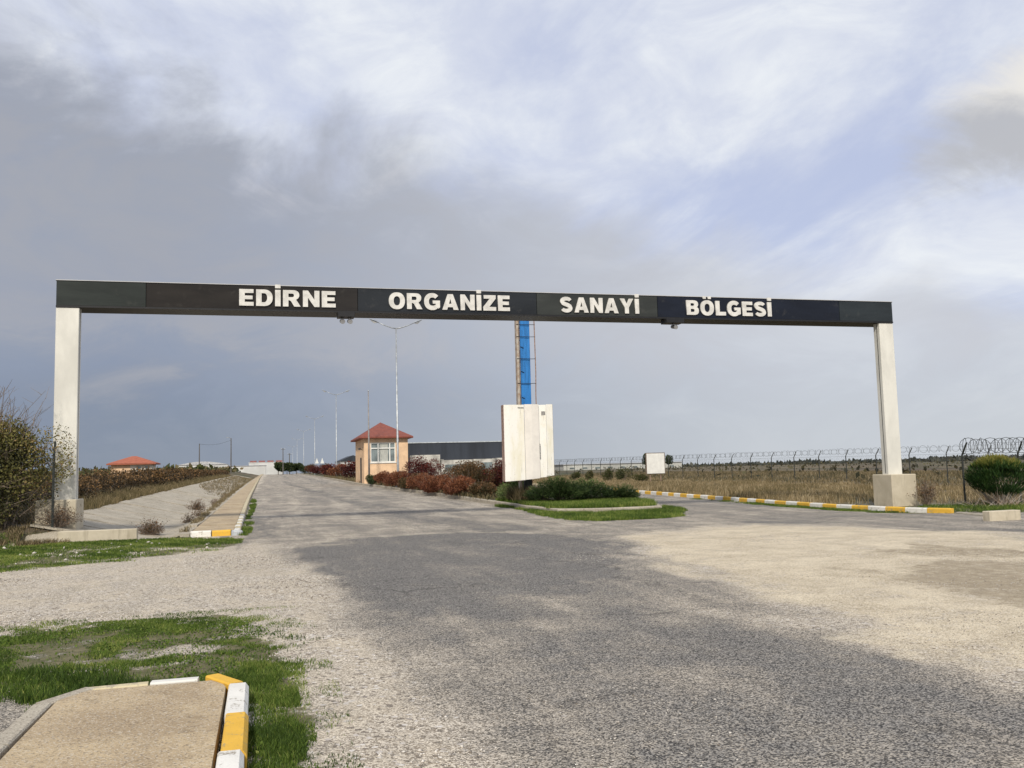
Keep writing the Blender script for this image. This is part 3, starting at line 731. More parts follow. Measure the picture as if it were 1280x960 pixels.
def gate():
    XL,XR,YB,ZB,ZT=-5.59,20.69,26.5,6.245,6.985
    g=empty('entrance_gate',(7.55,26.9,0),'wide roadside entrance gate, two pale pillars carrying a long black lettered beam','entrance gate')
    inv=Vector((7.55,26.9,0))
    def add(b,name,m,par=g,smooth=False):
        b.v=[(v[0]-inv.x,v[1]-inv.y,v[2]) for v in b.v] if par is g else b.v
        return b.build(name,m,par,smooth)
    def PX(px):  # beam-plane x for a panel joint
        return float(np.interp(px,[70,173,429,655,820,1047,1116],[XL,-3.35,2.42,7.93,12.23,18.65,XR]))
    js=[XL,-3.32,2.47,7.93,11.95,18.6,XR]
    cols=[(.036,.042,.037),(.026,.022,.018),(.022,.025,.028),(.046,.050,.044),(.009,.012,.022),(.026,.033,.036)]
    nm=['grey_green','brown_black','slate','grey','navy','grey_blue']
    for i,(a,c) in enumerate(zip(js,js[1:])):
        b=MB(); b.box(a+.006,c-.006,YB,YB+.05,ZB+.055,ZT-.02,bev=.004)
        add(b,'beam_panel',panelmat('panel_'+nm[i],cols[i],.28))
    b=MB(); b.box(XL,XR,YB+.052,YB+.92,ZB,ZT-.03); add(b,'beam_core',MT['dark'])
    b=MB(); b.box(XL-.01,XR+.01,YB-.012,YB+.93,ZT-.018,ZT+.004); b.box(XL,XR,YB-.006,YB+.05,ZB+.0,ZB+.05); add(b,'beam_trim',MT['dark'])
    b=MB(); b.box(XL-.01,XR+.01,YB-.014,YB-.008,ZT-.006,ZT+.012); add(b,'edge_strip',simple('bright_edge',(.5,.5,.5),.4,.05))
    for a,c,x0,x1 in ((XL+.0,-5.01,-5.92,-4.93),(20.14,XR,20.0,20.97)):
        b=MB(); b.box(a,c,YB+.02,YB+.34,1.05,ZB-.002,bev=.012); p=add(b,'pillar',MT['pillar'])
        # recessed groove down the inner sides
        b=MB(); 
        for xx in (a-.004,c-.002): b.box(xx,xx+.006,YB+.15,YB+.175,1.12,ZB-.02)
        add(b,'groove',MT['dark'])
        b=MB(); b.box(x0,x1,26.2,27.2,-.3,1.08,bev=.02)
        add(b,'plinth',MT['base'])
    # lettering
    words=[('EDİRNE',299,419.5,385,364.5),('ORGANİZE',486,637,390,370),('SANAYİ',700,798.5,393.5,375.5),('BÖLGESİ',858,964,397,379)]
    M_=letter_solver()
    lw={}
    for w,x0,x1,yb,yt in words:
        X0,Zb=M_(x0,yb); X1,_=M_(x1,yb)
        Xm,Zt=M_((x0+x1)/2,yt+ (0)); _,Zb2=M_((x0+x1)/2,yb)
        capH=.475
        gl=[letter_mesh(ch) for ch in w]; gap=.13
        tot=sum(q[1] for q in gl)+gap*(len(w)-1); sx=(X1-X0)/tot; x=X0; zc=ZB+.135
        for me,wd in gl:
            co=np.empty(len(me.vertices)*3,np.float32); me.vertices.foreach_get('co',co); co=co.reshape(-1,3)
            V=np.stack([x+co[:,0]*sx-inv.x,np.full(len(co),YB-.028)-co[:,2]*.5-inv.y,zc+co[:,1]*capH],1)
            me.vertices.foreach_set('co',V.astype(np.float32).ravel()); me.update(); me.materials.clear(); me.materials.append(MT['letter'])
            o=bpy.data.objects.new('letter',me); COL.objects.link(o); o.parent=g
            x+=(wd+gap)*sx
    return g
def letter_solver():
    R=(Matrix.Rotation(-.26098,3,'Z')@Matrix.Rotation(PI/2+.09269,3,'X')@Matrix.Rotation(-.02537,3,'Z'))
    def f(x,y):
        d=R@Vector(((x-640)/1135.9,(480-y)/1135.9,-1)); t=26.5/d.y; return d.x*t,1.6+d.z*t
    return f
gate()
def cameras_under():
    f=letter_solver()
    for (xa,xb,lab,two) in ((422,443,'twin black security camera unit under the beam right of the first word',True),(831,853,'single security camera hanging under the beam beside the fourth word',False)):
        x0=f(xa,398)[0]; x1=f(xb,398)[0]; xm=(x0+x1)/2
        o=empty('security_camera',(xm,26.62,6.245),lab,'camera','security cameras under the gate beam')
        w=(x1-x0)/2
        b=MB(); b.box(-w,w,-.25,.2,-.14,-.002,bev=.006); b.build('mount_plate',MT['dark'],o)
        for s in ((-.45,.45) if two else (.15,)):
            b=MB(); b.tube([(w*s,0,-.12),(w*s,0,-.2)],.02,8); b.build('stem',MT['galv'],o)
            b=MB(); b.tube([(w*s-.0,.10,-.22),(w*s+.01,-.14,-.27)],.062,10); b.tube([(w*s+.01,-.14,-.27),(w*s+.012,-.155,-.272)],.072,10); b.build('camera_body',simple('camera_grey',(.25,.25,.25),.5),o)
cameras_under()
# ---------------------------------------------------------------- blue totem with white folded board
def totem():
    X,Y=10.05,35.3; z0=islz(X,Y)
    f=letter_solver()
    def at(px,py,YY):
        a,b=f(px,py); s=YY/26.5; return a*s,1.6+(b-1.6)*s
    o=empty('totem_sign',(X,Y,z0),'tall blue totem on the planted island with a white folded board round its foot','sign')
    xa,_=at(650.,450,Y); xb,_=at(661.8,450,Y); top=7.75
    b=MB(); b.box(xa-X,xb-X,-.12,.12,1.25,top-z0,bev=.01); b.build('blue_panel',MT['blue'],o)
    xl,_=at(645,450,Y); xr,_=at(667.5,450,Y)
    b=MB(); b.box(xl-X,xl-X+.085,-.16,.10,0,top-z0); b.box(xl-X+.087,xa-X-.004,-.02,.05,1.25,top-z0-.02); b.build('side_channel',MT['tan'],o)
    b=MB(); b.tube([(xr-X+.01,-.14,2.9),(xr-X-.005,-.14,4.3),(xr-X+.02,-.14,5.2),(xr-X,-.14,top-z0)],.022,6); b.build('side_rod',MT['rust'],o)
    for zz in (3.9,5.0,6.0,6.9,7.4):
        b=MB(); zt=zz-z0; b.tube([(xl-X,-.17,zt+.01),(xb-X+.02,-.17,zt),(xr-X+.03,-.15,zt+.01)],.012,5); b.build('tie_wire',MT['dark'],o)
    for zz in (4.45,5.5,6.5): b=MB(); b.tube([(xa-X,-.14,zz-z0),(xa-X+.12,-.145,zz-z0-.05)],.012,5); b.build('clip',MT['dark'],o)
    b=MB(); b.box(xa-X+.05,xb-X-.05,-.1,.1,-.15,1.26); b.build('mast',MT['postdark'],o)
    # board
    YB=34.6; l0,zt=at(629.5,506,YB); r0,_=at(690.5,506,YB); _,zb=at(633,602,YB)
    H0=zb-z0; H1=zt-z0; W=r0-l0; xo=l0-X
    m1,nt,bs=newmat('board_white'); t=NT(nt)
    c=t.mix(t.sm(t.noise(1.,6,.65,.4,vec=t.mapping(t.pos(),(2.5,2.5,.8))),.42,.7),(.86,.84,.78),(.78,.74,.60))
    c=t.mix(t.math('MULTIPLY',t.sm(t.noise(1.,6,.7,.3,vec=t.mapping(t.pos(),(9,9,5))),.60,.72),.55),c,(.46,.41,.34))
    c=t.mix(t.math('MULTIPLY',t.sm(t.noise(1.,5,.7,.9,vec=t.mapping(t.pos(),(14,14,1.3))),.64,.70),.8),c,(.20,.18,.15))
    nt.links.new(c,bs.inputs['Base Color']); bs.inputs['Roughness'].default_value=.8; bs.inputs['Specular IOR Level'].default_value=.1
    nt.links.new(t.bump(t.noise(6.,4),.006,.5),bs.inputs['Normal'])
    pl=simple('board_plain_strip',(.78,.74,.68),.8,.04,2.,spec=.1)
    def sheet(xs,yo,zlo,zhi,name,m,thick=.03):
        b=MB(); n=len(xs)
        for i in range(n-1):
            (xa_,ya_),(xb_,yb_)=xs[i],xs[i+1]
            b.add([(xa_,ya_+yo,zlo[i]),(xb_,yb_+yo,zlo[i+1]),(xb_,yb_+yo,zhi),(xa_,ya_+yo,zhi),(xa_,ya_+yo+thick,zlo[i]),(xb_,yb_+yo+thick,zlo[i+1]),(xb_,yb_+yo+thick,zhi),(xa_,ya_+yo+thick,zhi)],
                  [(0,1,2,3),(4,7,6,5),(0,4,5,1),(3,2,6,7),(0,3,7,4),(1,5,6,2)])
        return b.build(name,m,o)
    ds=YB-Y
    e=empty  # noqa
    board=sheet([(xo,.0),(xo+W*.1,-.02),(xo+W*.41,0)],ds,[H0,H0+.01,H0+.04],H1,'board_panel',m1)
    sheet([(xo+W*.41,-.06),(xo+W*.55,-.09),(xo+W*.70,-.06)],ds,[H0+.05,H0+.07,H0+.1],H1+.01,'board_strip',pl)
    sheet([(xo+W*.715,.03),(xo+W*.86,0)],ds,[H0+.12,H0+.14],H1-.01,'board_panel',m1)
    sheet([(xo+W*.865,-.02),(xo+W,0.02)],ds,[H0+.16,H0+.2],H1+.01,'board_panel',m1)
    fp=simple('faded_print_grey',(.33,.32,.30),.7,.3,30.)
    for q in ((xo+W*.765,xo+W*.845,ds-.0,ds+.014,H1-.42,H1-.27),(xo+W*.28,xo+W*.40,ds-.03,ds-.02,H1-.13,H1-.10),(xo+W*.705,xo+W*.722,ds-.05,ds-.03,H0+.9,H0+1.45)):
        b=MB(); b.box(*q); b.build('faded_print',fp,o)
    b=MB(); b.box(xo-.01,xo+.03,ds+.03,ds+.4,H0-.0,H1); b.box(xo+W-.03,xo+W+.012,ds+.04,ds+.4,H0+.2,H1)
    b.box(xo+.55,xo+.60,ds+.12,ds+.19,H0-.05,H1-.1)
    b.box(xo+.03,xo+W-.03,ds+.05,ds+.1,H0+.3,H0+.36); b.box(xo+.03,xo+W-.03,ds+.05,ds+.1,H1-.3,H1-.24)
    b.build('board_frame',MT['rust'],o)
totem()
# ---------------------------------------------------------------- lamp posts
def lamp_posts():
    h=11.6
    o=empty('lamp_post',(8.65,64,islz(8.65,64)),'','street lamp','twin arm lamp posts along the median')
    b=MB(); b.tube([(0,0,0),(0,0,.9),(0,0,h-.35)],[.10,.085,.045],10); b.build('pole',MT['galv'],o,True)
    b=MB(); b.tube([(0,0,0),(0,0,.06)],.2,8); b.build('base_plate',MT['galv'],o)
    for s in (-1,1):
        pts=[(0,0,h-.4),(s*.35,0,h-.33),(s*.8,0,h-.18),(s*1.25,0,h+.02)]
        b=MB(); b.tube(pts,[.045,.04,.035,.03],7); a=b.build('arm',MT['galv'],o,True)
        b=MB(); v=[]
        for t,w,hh in ((0,.05,.05),(.12,.13,.09),(.4,.15,.11),(.62,.1,.07),(.68,.03,.03)):
            x=s*(1.2+t); z=h+.0+t*.38
            v+=[(x,-w,z),(x,0,z+hh),(x,w,z),(x,0,z-hh*.35)]
        fs=[(4*i+j,4*i+(j+1)%4,4*i+4+(j+1)%4,4*i+4+j) for i in range(4) for j in range(4)]+[(0,1,2,3),(16,17,18,19)]
        b.add(v,fs); hd=b.build('lamp_head',MT['galv'],o)
        b=MB(); b.add([(s*1.34,-.09,h+.0),(s*1.34,.09,h+.0),(s*1.78,.09,h+.16),(s*1.78,-.09,h+.16),(s*1.56,0,h-.04)],[(0,1,4),(1,2,4),(2,3,4),(3,0,4),(0,3,2,1)]); b.build('lens',MT['lampglass'],hd)
    labs=['nearest tall twin arm lamp post, its arms just under the gate beam','second twin arm lamp post, left of the small peach guard house','third twin arm lamp post along the median, with a shorter look by distance',
          'fourth twin arm lamp post far down the median','fifth twin arm lamp post far down the median','farthest twin arm lamp post near the end of the road']
    o['label']=labs[0]
    kids=list(o.children_recursive)
    for i,y in enumerate((125.5,188,250,312,374)):
        c=o.copy(); COL.objects.link(c); c.location=(8.65 if i<2 else 8.6,y,islz(8.65,y)); c['label']=labs[i+1]
        mp={o:c}
        for k in kids:
            d=k.copy(); COL.objects.link(d); mp[k]=d
        for k in kids: mp[k].parent=mp[k.parent]
lamp_posts()
def flagpole():
    X,Y=7.83,75.5; z=islz(X,Y)
    o=empty('flagpole',(X,Y,z),'bare thin grey flagpole standing before the left corner of the guard house','flagpole')
    b=MB(); b.tube([(0,0,0),(0,0,3.2),(0,0,7.6)],[.085,.07,.04],8); b.build('pole',simple('flagpole_paint',(.26,.24,.23),.5),o,True)
    b=MB(); b.tube([(0,0,7.6),(0,0,7.68),(0,0,7.75)],[.02,.07,.02],8); b.build('finial',MT['galv'],o,True)
flagpole()
# ---------------------------------------------------------------- guard house
def guard_house():
    x0,x1,y0,y1=7.68,11.42,78,86.0; zb=islz(9,80)-.1; H=4.6-zb
    o=empty('guard_house',(x0,y0,zb),'small peach guard house with pyramid red tile roof on the median','guard house')
    W=x1-x0; D=y1-y0
    wx0,wx1,wz0,wz1=.62,2.95,3.18-zb+.0,4.17-zb
    f=letter_solver()
    s=78/26.5
    def at(px,py): a,b=f(px,py); return a*s-x0,1.6+(b-1.6)*s-zb
    wx0,_=at(463,565); wx1,_=at(494.5,565); _,wz1=at(478,553); _,wz0=at(478,578)
    b=MB()
    # front wall with opening
    T=.2
    b.box(0,wx0,0,T,0,H); b.box(wx1,W,0,T,0,H); b.box(wx0,wx1,0,T,0,wz0); b.box(wx0,wx1,0,T,wz1,H)
    b.box(0,T,T,D,0,H); b.box(W-T,W,T,D,0,H); b.box(T,W-T,D-T,D,0,H); b.box(T,W-T,T,D-T,0,.1)
    b.build('wall',MT['peach'],o)
    win=MB(); ft=.09
    ym=.10
    win.box(wx0,wx1,ym-.05,ym+.03,wz0,wz0+ft); win.box(wx0,wx1,ym-.05,ym+.03,wz1-ft,wz1)
    win.box(wx0,wx0+ft,ym-.048,ym+.028,wz0+ft,wz1-ft); win.box(wx1-ft,wx1,ym-.048,ym+.028,wz0+ft,wz1-ft)
    w_=wx1-wx0; zt=wz1-(wz1-wz0)*.29
    for q in (.31,.77): win.box(wx0+w_*q-.05,wx0+w_*q+.05,ym-.046,ym+.026,wz0+ft,wz1-ft)
    win.box(wx0+ft,wx1-ft,ym-.060,ym-.045,zt-.05,zt+.05)
    wn=win.build('window',MT['pvc'],o)
    b=MB(); b.box(wx0+.02,wx1-.02,ym+.03,ym+.04,wz0+.02,wz1-.02); b.build('pane',MT['glass'],wn)
    b=MB(); b.box(wx0-.06,wx1+.06,-.06,.05,wz0-.07,wz0-.002); b.build('sill',MT['pvc'],wn)
    # curtain behind the glass is seen through reflections only; pale blind strips in front of the pane
    b=MB(); 
    b.box(wx0+w_*.37,wx0+w_*.70,ym+.024,ym+.029,wz0+.1,wz1-.1); b.build('curtain',MT['curtain'],wn)
    # roof
    e=.42; ex=W/2; ey=D/2; zt=at(475.5,528)[1]; zt=1.6+(zt+zb-1.6)*82/78-zb; za=H-.02
    b=MB(); b.add([(-e,-e,za),(W+e,-e,za),(W+e,D+e,za),(-e,D+e,za),(ex,ey,zt)],[(0,1,4),(1,2,4),(2,3,4),(3,0,4)]); 
    b.add([(-e,-e,za-.14),(W+e,-e,za-.14),(W+e,D+e,za-.14),(-e,D+e,za-.14),(-e,-e,za-.004),(W+e,-e,za-.004),(W+e,D+e,za-.004),(-e,D+e,za-.004)],[(0,3,2,1),(0,1,5,4),(1,2,6,5),(2,3,7,6),(3,0,4,7)])
    b.build('roof',MT['roof'],o)
    # side: door and lamp on the left wall
    b=MB(); b.box(-.03,.02,2.2,3.2,.1,2.3); d=b.build('door',MT['dark'],o)
    b=MB(); b.tube([(-.02,1.2,2.95),(-.25,1.2,3.1)],.03,6); b.tube([(-.25,1.2,3.13),(-.3,1.2,2.98)],[.05,.12],8); b.build('wall_lamp',MT['dark'],o)
guard_house()
# ---------------------------------------------------------------- far buildings
def box_building(name,x0,x1,y0,y1,z0,z1,label,cat,wallm,windows=(),roofh=0,roofm=None,over=.4,roofd=None,base=None):
    o=empty(name,(x0,y0,z0),label,cat)
    b=MB(); b.box(0,x1-x0,0,y1-y0,-1.5,z1-z0); b.build('wall',wallm,o)
    W,D,H=x1-x0,y1-y0,z1-z0
    if roofh>0:
        r=min(W,D)/2; b=MB(); e=over
        if W>=D: rd=[(r,D/2,H+roofh),(W-r,D/2,H+roofh)]
        else: rd=[(W/2,r,H+roofh),(W/2,D-r,H+roofh)]
        c=[(-e,-e,H),(W+e,-e,H),(W+e,D+e,H),(-e,D+e,H)]
        V=c+rd+[(p[0],p[1],H-.18) for p in c]
        if W>=D: F=[(0,1,5,4),(1,2,5),(2,3,4,5),(3,0,4)]
        else: F=[(0,1,4),(1,2,5,4),(2,3,5),(3,0,4,5)]
        F+=[(0,6,7,1),(1,7,8,2),(2,8,9,3),(3,9,6,0),(6,9,8,7)]
        b.add(V,F); b.build('roof',roofm,o)
    for (a,c,zl,zh) in windows:
        b=MB(); b.box(a,c,-.05,.02,zl,zh); w=b.build('window',MT['glass'],o)
        b=MB(); b.box(a-.08,c+.08,-.03,.01,zl-.1,zl-.005); b.build('frame',MT['pvc'],w)
    return o
def far_buildings():
    # dark factory right of the guard house
    o=box_building('factory',15.0,35.6,132,160,.9,5.62,'long dark clad factory block between guard house and white board','factory',MT['facade_dark'])
    b=MB(); b.box(-.1,20.7,-.1,28.1,4.722,4.86); b.build('parapet_trim',simple('parapet_light',(.45,.48,.5),.5),o)
    wm=simple('annex_render',(.50,.48,.43),.8,.2,.8)
    an=MB(); an.box(4.6,8.6,-2.5,-.01,-1,2.95); an.build('annex',wm,o)
    an=MB(); an.box(8.7,13.2,-3,-.01,-1,2.15); an.box(8.6,9.0,-3.02,-2.6,2.15,2.25); a2=an.build('annex',wm,o)
    b=MB(); b.box(9.2,12.2,-3.05,-2.99,.6,1.5); b.build('window',MT['glass'],a2)
    an=MB(); an.box(13.4,16.6,-3,-.01,-1,2.2); a3=an.build('annex',wm,o)
    b=MB(); b.box(14.6,16.2,-3.05,-2.99,.4,1.7); b.build('window',MT['glass'],a3)
    an=MB(); an.box(16.9,19.2,-3,-.01,-1,2.3); a4=an.build('annex',wm,o)
    b=MB(); b.box(17.3,18.2,-3.05,-2.99,.3,1.4); b.build('window',MT['glass'],a4)
    an=MB(); an.box(19.3,20.5,-2,-.01,-1,.9); an.build('annex',wm,o)
    # red roofed house, left
    o=box_building('house',-20.3,-15.3,130,134.4,1.2,3.55,'single storey house with orange red hipped roof behind the hedge','house',simple('house_render',(.72,.66,.56),.8,.1,.5),
        [(3.1,3.6,1.1,1.9),(4.2,4.7,1.1,1.9)],1.0,MT['roof2'],.55)
    b=MB(); b.box(-.06,2.3,-.04,4.3,-1,2.3); b.build('peach_wall',MT['peach'],o)
    # white warehouses at the end of the road
    wl=simple('warehouse_white',(.62,.62,.60),.6,.08,.15)
    o=box_building('warehouse',-28,-13,300,330,.8,5.2,'low white warehouse with rounded roof at left end of the far row','warehouse',wl)
    b=MB(); n=10; V=[];
    for i in range(n+1):
        t=i/n; V.append((15*t,-.2,4.4+1.0*math.sin(PI*t))); V.append((15*t,30.2,4.4+1.0*math.sin(PI*t)))
    b.add(V,[(2*i,2*i+2,2*i+3,2*i+1) for i in range(n)]+[tuple(2*i for i in range(n+1))]); b.build('roof',simple('warehouse_roof',(.5,.5,.5),.5),o)
    o=box_building('warehouse',-13.5,-1.5,310,330,.8,4.6,'plain white wall-like hall in the middle of the far row','warehouse',wl)
    b=MB(); b.box(-.2,12.2,-.2,20,3.8,3.95); b.build('roof',simple('roof_grey',(.4,.4,.42),.6),o)
    o=box_building('warehouse',-7.5,4.5,340,360,1,6.0,'white hall with a row of reddish roof monitors at the far road end','warehouse',wl)
    b=MB()
    for k in range(4): b.box(.4+k*3.0,2.6+k*3.0,1,6,5.0,5.7)
    b.build('roof_monitor',simple('monitor_red',(.25,.10,.09),.7),o)
    b=MB(); b.box(-.2,12.2,-.1,20,4.95,5.1); b.build('roof',wl,o)
    # long white hall behind the fence
    o=box_building('warehouse',88,128,270,290,-.6,2.3,'long low white hall beyond the wire fence, right of the white board','warehouse',simple('hall_white',(.5,.5,.46),.7,.1,.1))
    b=MB(); b.box(-.3,40.3,-.3,20.3,2.9,3.1); b.build('roof',simple('hall_roof',(.45,.46,.48),.6),o)
    for k in range(9):
        b=MB(); b.box(2+k*4.2,3.6+k*4.2,-.06,.02,1.5,2.0); b.build('window',MT['glass'],o)
    o=box_building('warehouse',17.6,24,240,260,1.2,4.6,'grey roofed white hall just left of the guard house, behind the median bushes','warehouse',wl)
    b=MB(); b.add([(-.4,-.4,3.4),(6.8,-.4,3.4),(6.8,20.4,3.4),(-.4,20.4,3.4),(3.2,-.4,4.9),(3.2,20.4,4.9)],[(0,1,4),(1,2,5,4),(2,3,5),(3,0,4,5),(0,3,2,1)]); b.build('roof',MT['facade_dark'],o)
far_buildings()
# utility poles
def util():
    def pole(x,y,h,lab,cross=True,light=False):
        z=G(x,y); o=empty('utility_pole',(x,y,z),lab,'utility pole','poles beyond the hedge')
        b=MB(); b.tube([(0,0,-.2),(0,0,h)],[.14,.09],7); b.build('pole',MT['wood_pole'],o)
        if cross:
            b=MB(); b.box(-.5,.5,-.05,.05,h-.3,h-.2); b.build('crossarm',MT['wood_pole'],o)
            for s in (-.42,0,.42):
                b=MB(); b.tube([(s,0,h-.2),(s,0,h-.02)],.04,6); b.build('insulator',MT['pvc'],o)
        if light:
            b=MB(); b.tube([(0,0,h),(-.5,-.2,h+.15)],.04,5); b.box(-.95,-.4,-.3,-.1,h+.1,h+.2); b.build('lamp_head',MT['galv'],o)
        return x,y,z+h
    a=pole(-14.3,200,6.2,'short dark utility pole above the hedge, left of two',False)
    c=pole(-8.0,200,7.3,'slim utility pole with small lamp above the hedge, right of two',False,True)
    b=MB(); pts=[]
    for i in range(9):
        t=i/8; pts.append((a[0]+(c[0]-a[0])*t,200,a[2]-.1+(c[2]-a[2]-.3)*t-.5*math.sin(PI*t)))
    b.tube(pts,.02,4); o=b.build('overhead_cable',MT['wire']); tag(o,'thin sagging cable strung between the two poles above the hedge','cable')
    # tall latticed poles by the trees at road end
    pole(2.9,225,6.4,'thick dark pole with crossarm over the trees at the road end',True)
    pole(4.7,240,5.4,'second thinner pole with crossarm beside the trees at the road end',True)
    for x,y,lab in ((8.95,186.0,'left one of the white triangular road signs at the third lamp post'),(10.0,186.0,'right one of the white triangular road signs at the third lamp post')):
        z=islz(x,y); o=empty('traffic_sign',(x,y,z),lab,'road sign','triangular signs on the median')
        b=MB(); b.tube([(0,0,0),(0,0,2.6)],.05,6); b.build('post',MT['galv'],o)
        b=MB(); b.add([(-.36,-.06,2.2),(.36,-.06,2.2),(0,-.06,3.3),(-.36,-.03,2.2),(.36,-.03,2.2),(0,-.03,3.3)],[(0,1,2),(3,5,4),(0,3,4,1),(1,4,5,2),(2,5,3,0)]); b.build('sign_plate',MT['pvc'],o)
util()
# ---------------------------------------------------------------- fences
def fence(name,A,B,step,h,label,mesh=True,arm=1,coil_r=.24,pitch=.22,wire=.0035,mstep=.11,cw=.007,zoff=0,cshear=.14):
    A=Vector((*A,0));B=Vector((*B,0)); L=(B-A).length; d=(B-A)/L; n=Vector((-d.y,d.x,0))*arm
    o=empty(name,(A.x,A.y,0),label,'fence')
    ox,oy=A.x,A.y
    def W(t,z,off=0):
        p=A+d*t+n*off; return (p.x-ox,p.y-oy,G(p.x,p.y)+z+zoff)
    k=int(L/step)
    for i in range(k+1):
        t=i*step; b=MB(); j=rng.normal(0,.012)
        b.tube([W(t,-.15),W(t,h),W(t+j*2,h+.42,.24)],[.032,.032,.028],6); b.build('post',MT['postdark'],o)
    b=MB()
    for zz in (.1,h*.5,h-.03): 
        b.tube([W(t,zz) for t in np.arange(0,L+.01,step)],.005,3,cap=False)
    if mesh:
        t=-h
        while t<L:
            for s in (1,-1):
                t0,t1=(t,t+h); z0,z1=(.05,h) if s==1 else (h,.05)
                # clip to range
                if t0<0: z0=z0+(z1-z0)*(0-t0)/h; t0=0
                if t1>L: z1=z0+(z1-z0)*(L-t0)/(t1-t0); t1=L
                if t1-t0>.02: b.tube([W(t0,z0),W(t1,z1)],wire,3,cap=False)
            t+=mstep
    b.build('wire_mesh',MT['wire'],o)
    b=MB(); m=int(L/pitch)
    for i in range(m+1):
        t=L*i/m; q=math.radians(rng.uniform(30,55))*(1 if i%2 else -1); rr=coil_r*rng.uniform(.88,1.1); ns=14; tl=rng.normal(0,.12)
        pts=[]
        for k in range(ns+1):
            a=2*PI*k/ns; u=rr*math.sin(a); pts.append(W(min(max(t+u*math.sin(q)+tl*rr*math.cos(a),-.3),L+.3),h+.30+rr*math.cos(a),.14+u*math.cos(q)))
        b.tube(pts,cw,3,cap=False)
    b.tube([W(t,h+.40,.23) for t in np.arange(0,L+.01,step)],.004,3,cap=False); b.tube([W(t,h+.2,.1) for t in np.arange(0,L+.01,step)],.004,3,cap=False)
    b.build('razor_wire',MT['wire'],o)
    return o
fence('chain_link_fence',(38,25.5+3.3),(38,130),3.2,1.72,'long far wire fence with dark posts and coiled razor wire across the dry field',mesh=True,arm=-1,wire=.0022,mstep=.22,cw=.009,pitch=.45,coil_r=.2)
nf=fence('chain_link_fence',(22.25,25.5),(35.6,25.5),2.25,1.75,'near wire fence section with thick razor coils behind the round green bush',arm=-1,wire=.0028,mstep=.09,cw=.010,pitch=.15,coil_r=.25,zoff=-.1,cshear=.15)
b=MB(); b.tube([(2.1,-.9,-.1),(4.3,0,1.5)],.03,6); b.build('brace',MT['postdark'],nf)
fence('chain_link_fence',(-13.2,25.75),(-5.35,25.75),2.6,1.9,'left wire fence section swallowed by the overgrown bush',arm=1,wire=.003,mstep=.1,cw=.01,zoff=-.05,pitch=4.,coil_r=.02)
# small white sign in the field
def small_sign():
    X,Y=28.6,67; z=G(X,Y)
    f=letter_solver(); s=Y/26.5
    def at(px,py): a,b=f(px,py); return a*s,1.6+(b-1.6)*s
    x0,zt=at(808,567); x1,zb=at(831,591.5)
    o=empty('blank_sign',((x0+x1)/2,Y,z),'blank square white sign board standing in the dry verge','sign')
    X=(x0+x1)/2
    b=MB(); b.box(x0-X,x1-X,-.03,.03,zb-z,zt-z,bev=.005); b.build('sign_plate',paint('sign_worn_white',(.78,.77,.72),(.45,.4,.33),.66),o)
    b=MB(); b.box(x0-X-.06,x1-X+.08,.032,.09,zb-z-.04,zt-z+.06); b.build('back_frame',simple('sign_frame_brown',(.16,.12,.09),.7),o)
    for q in (.2,.8):
        b=MB(); xx=x0-X+(x1-x0)*q; b.tube([(xx,.12,-.2),(xx,.12,zt-z-.1)],.035,6); b.build('post',MT['rust'],o)
small_sign()
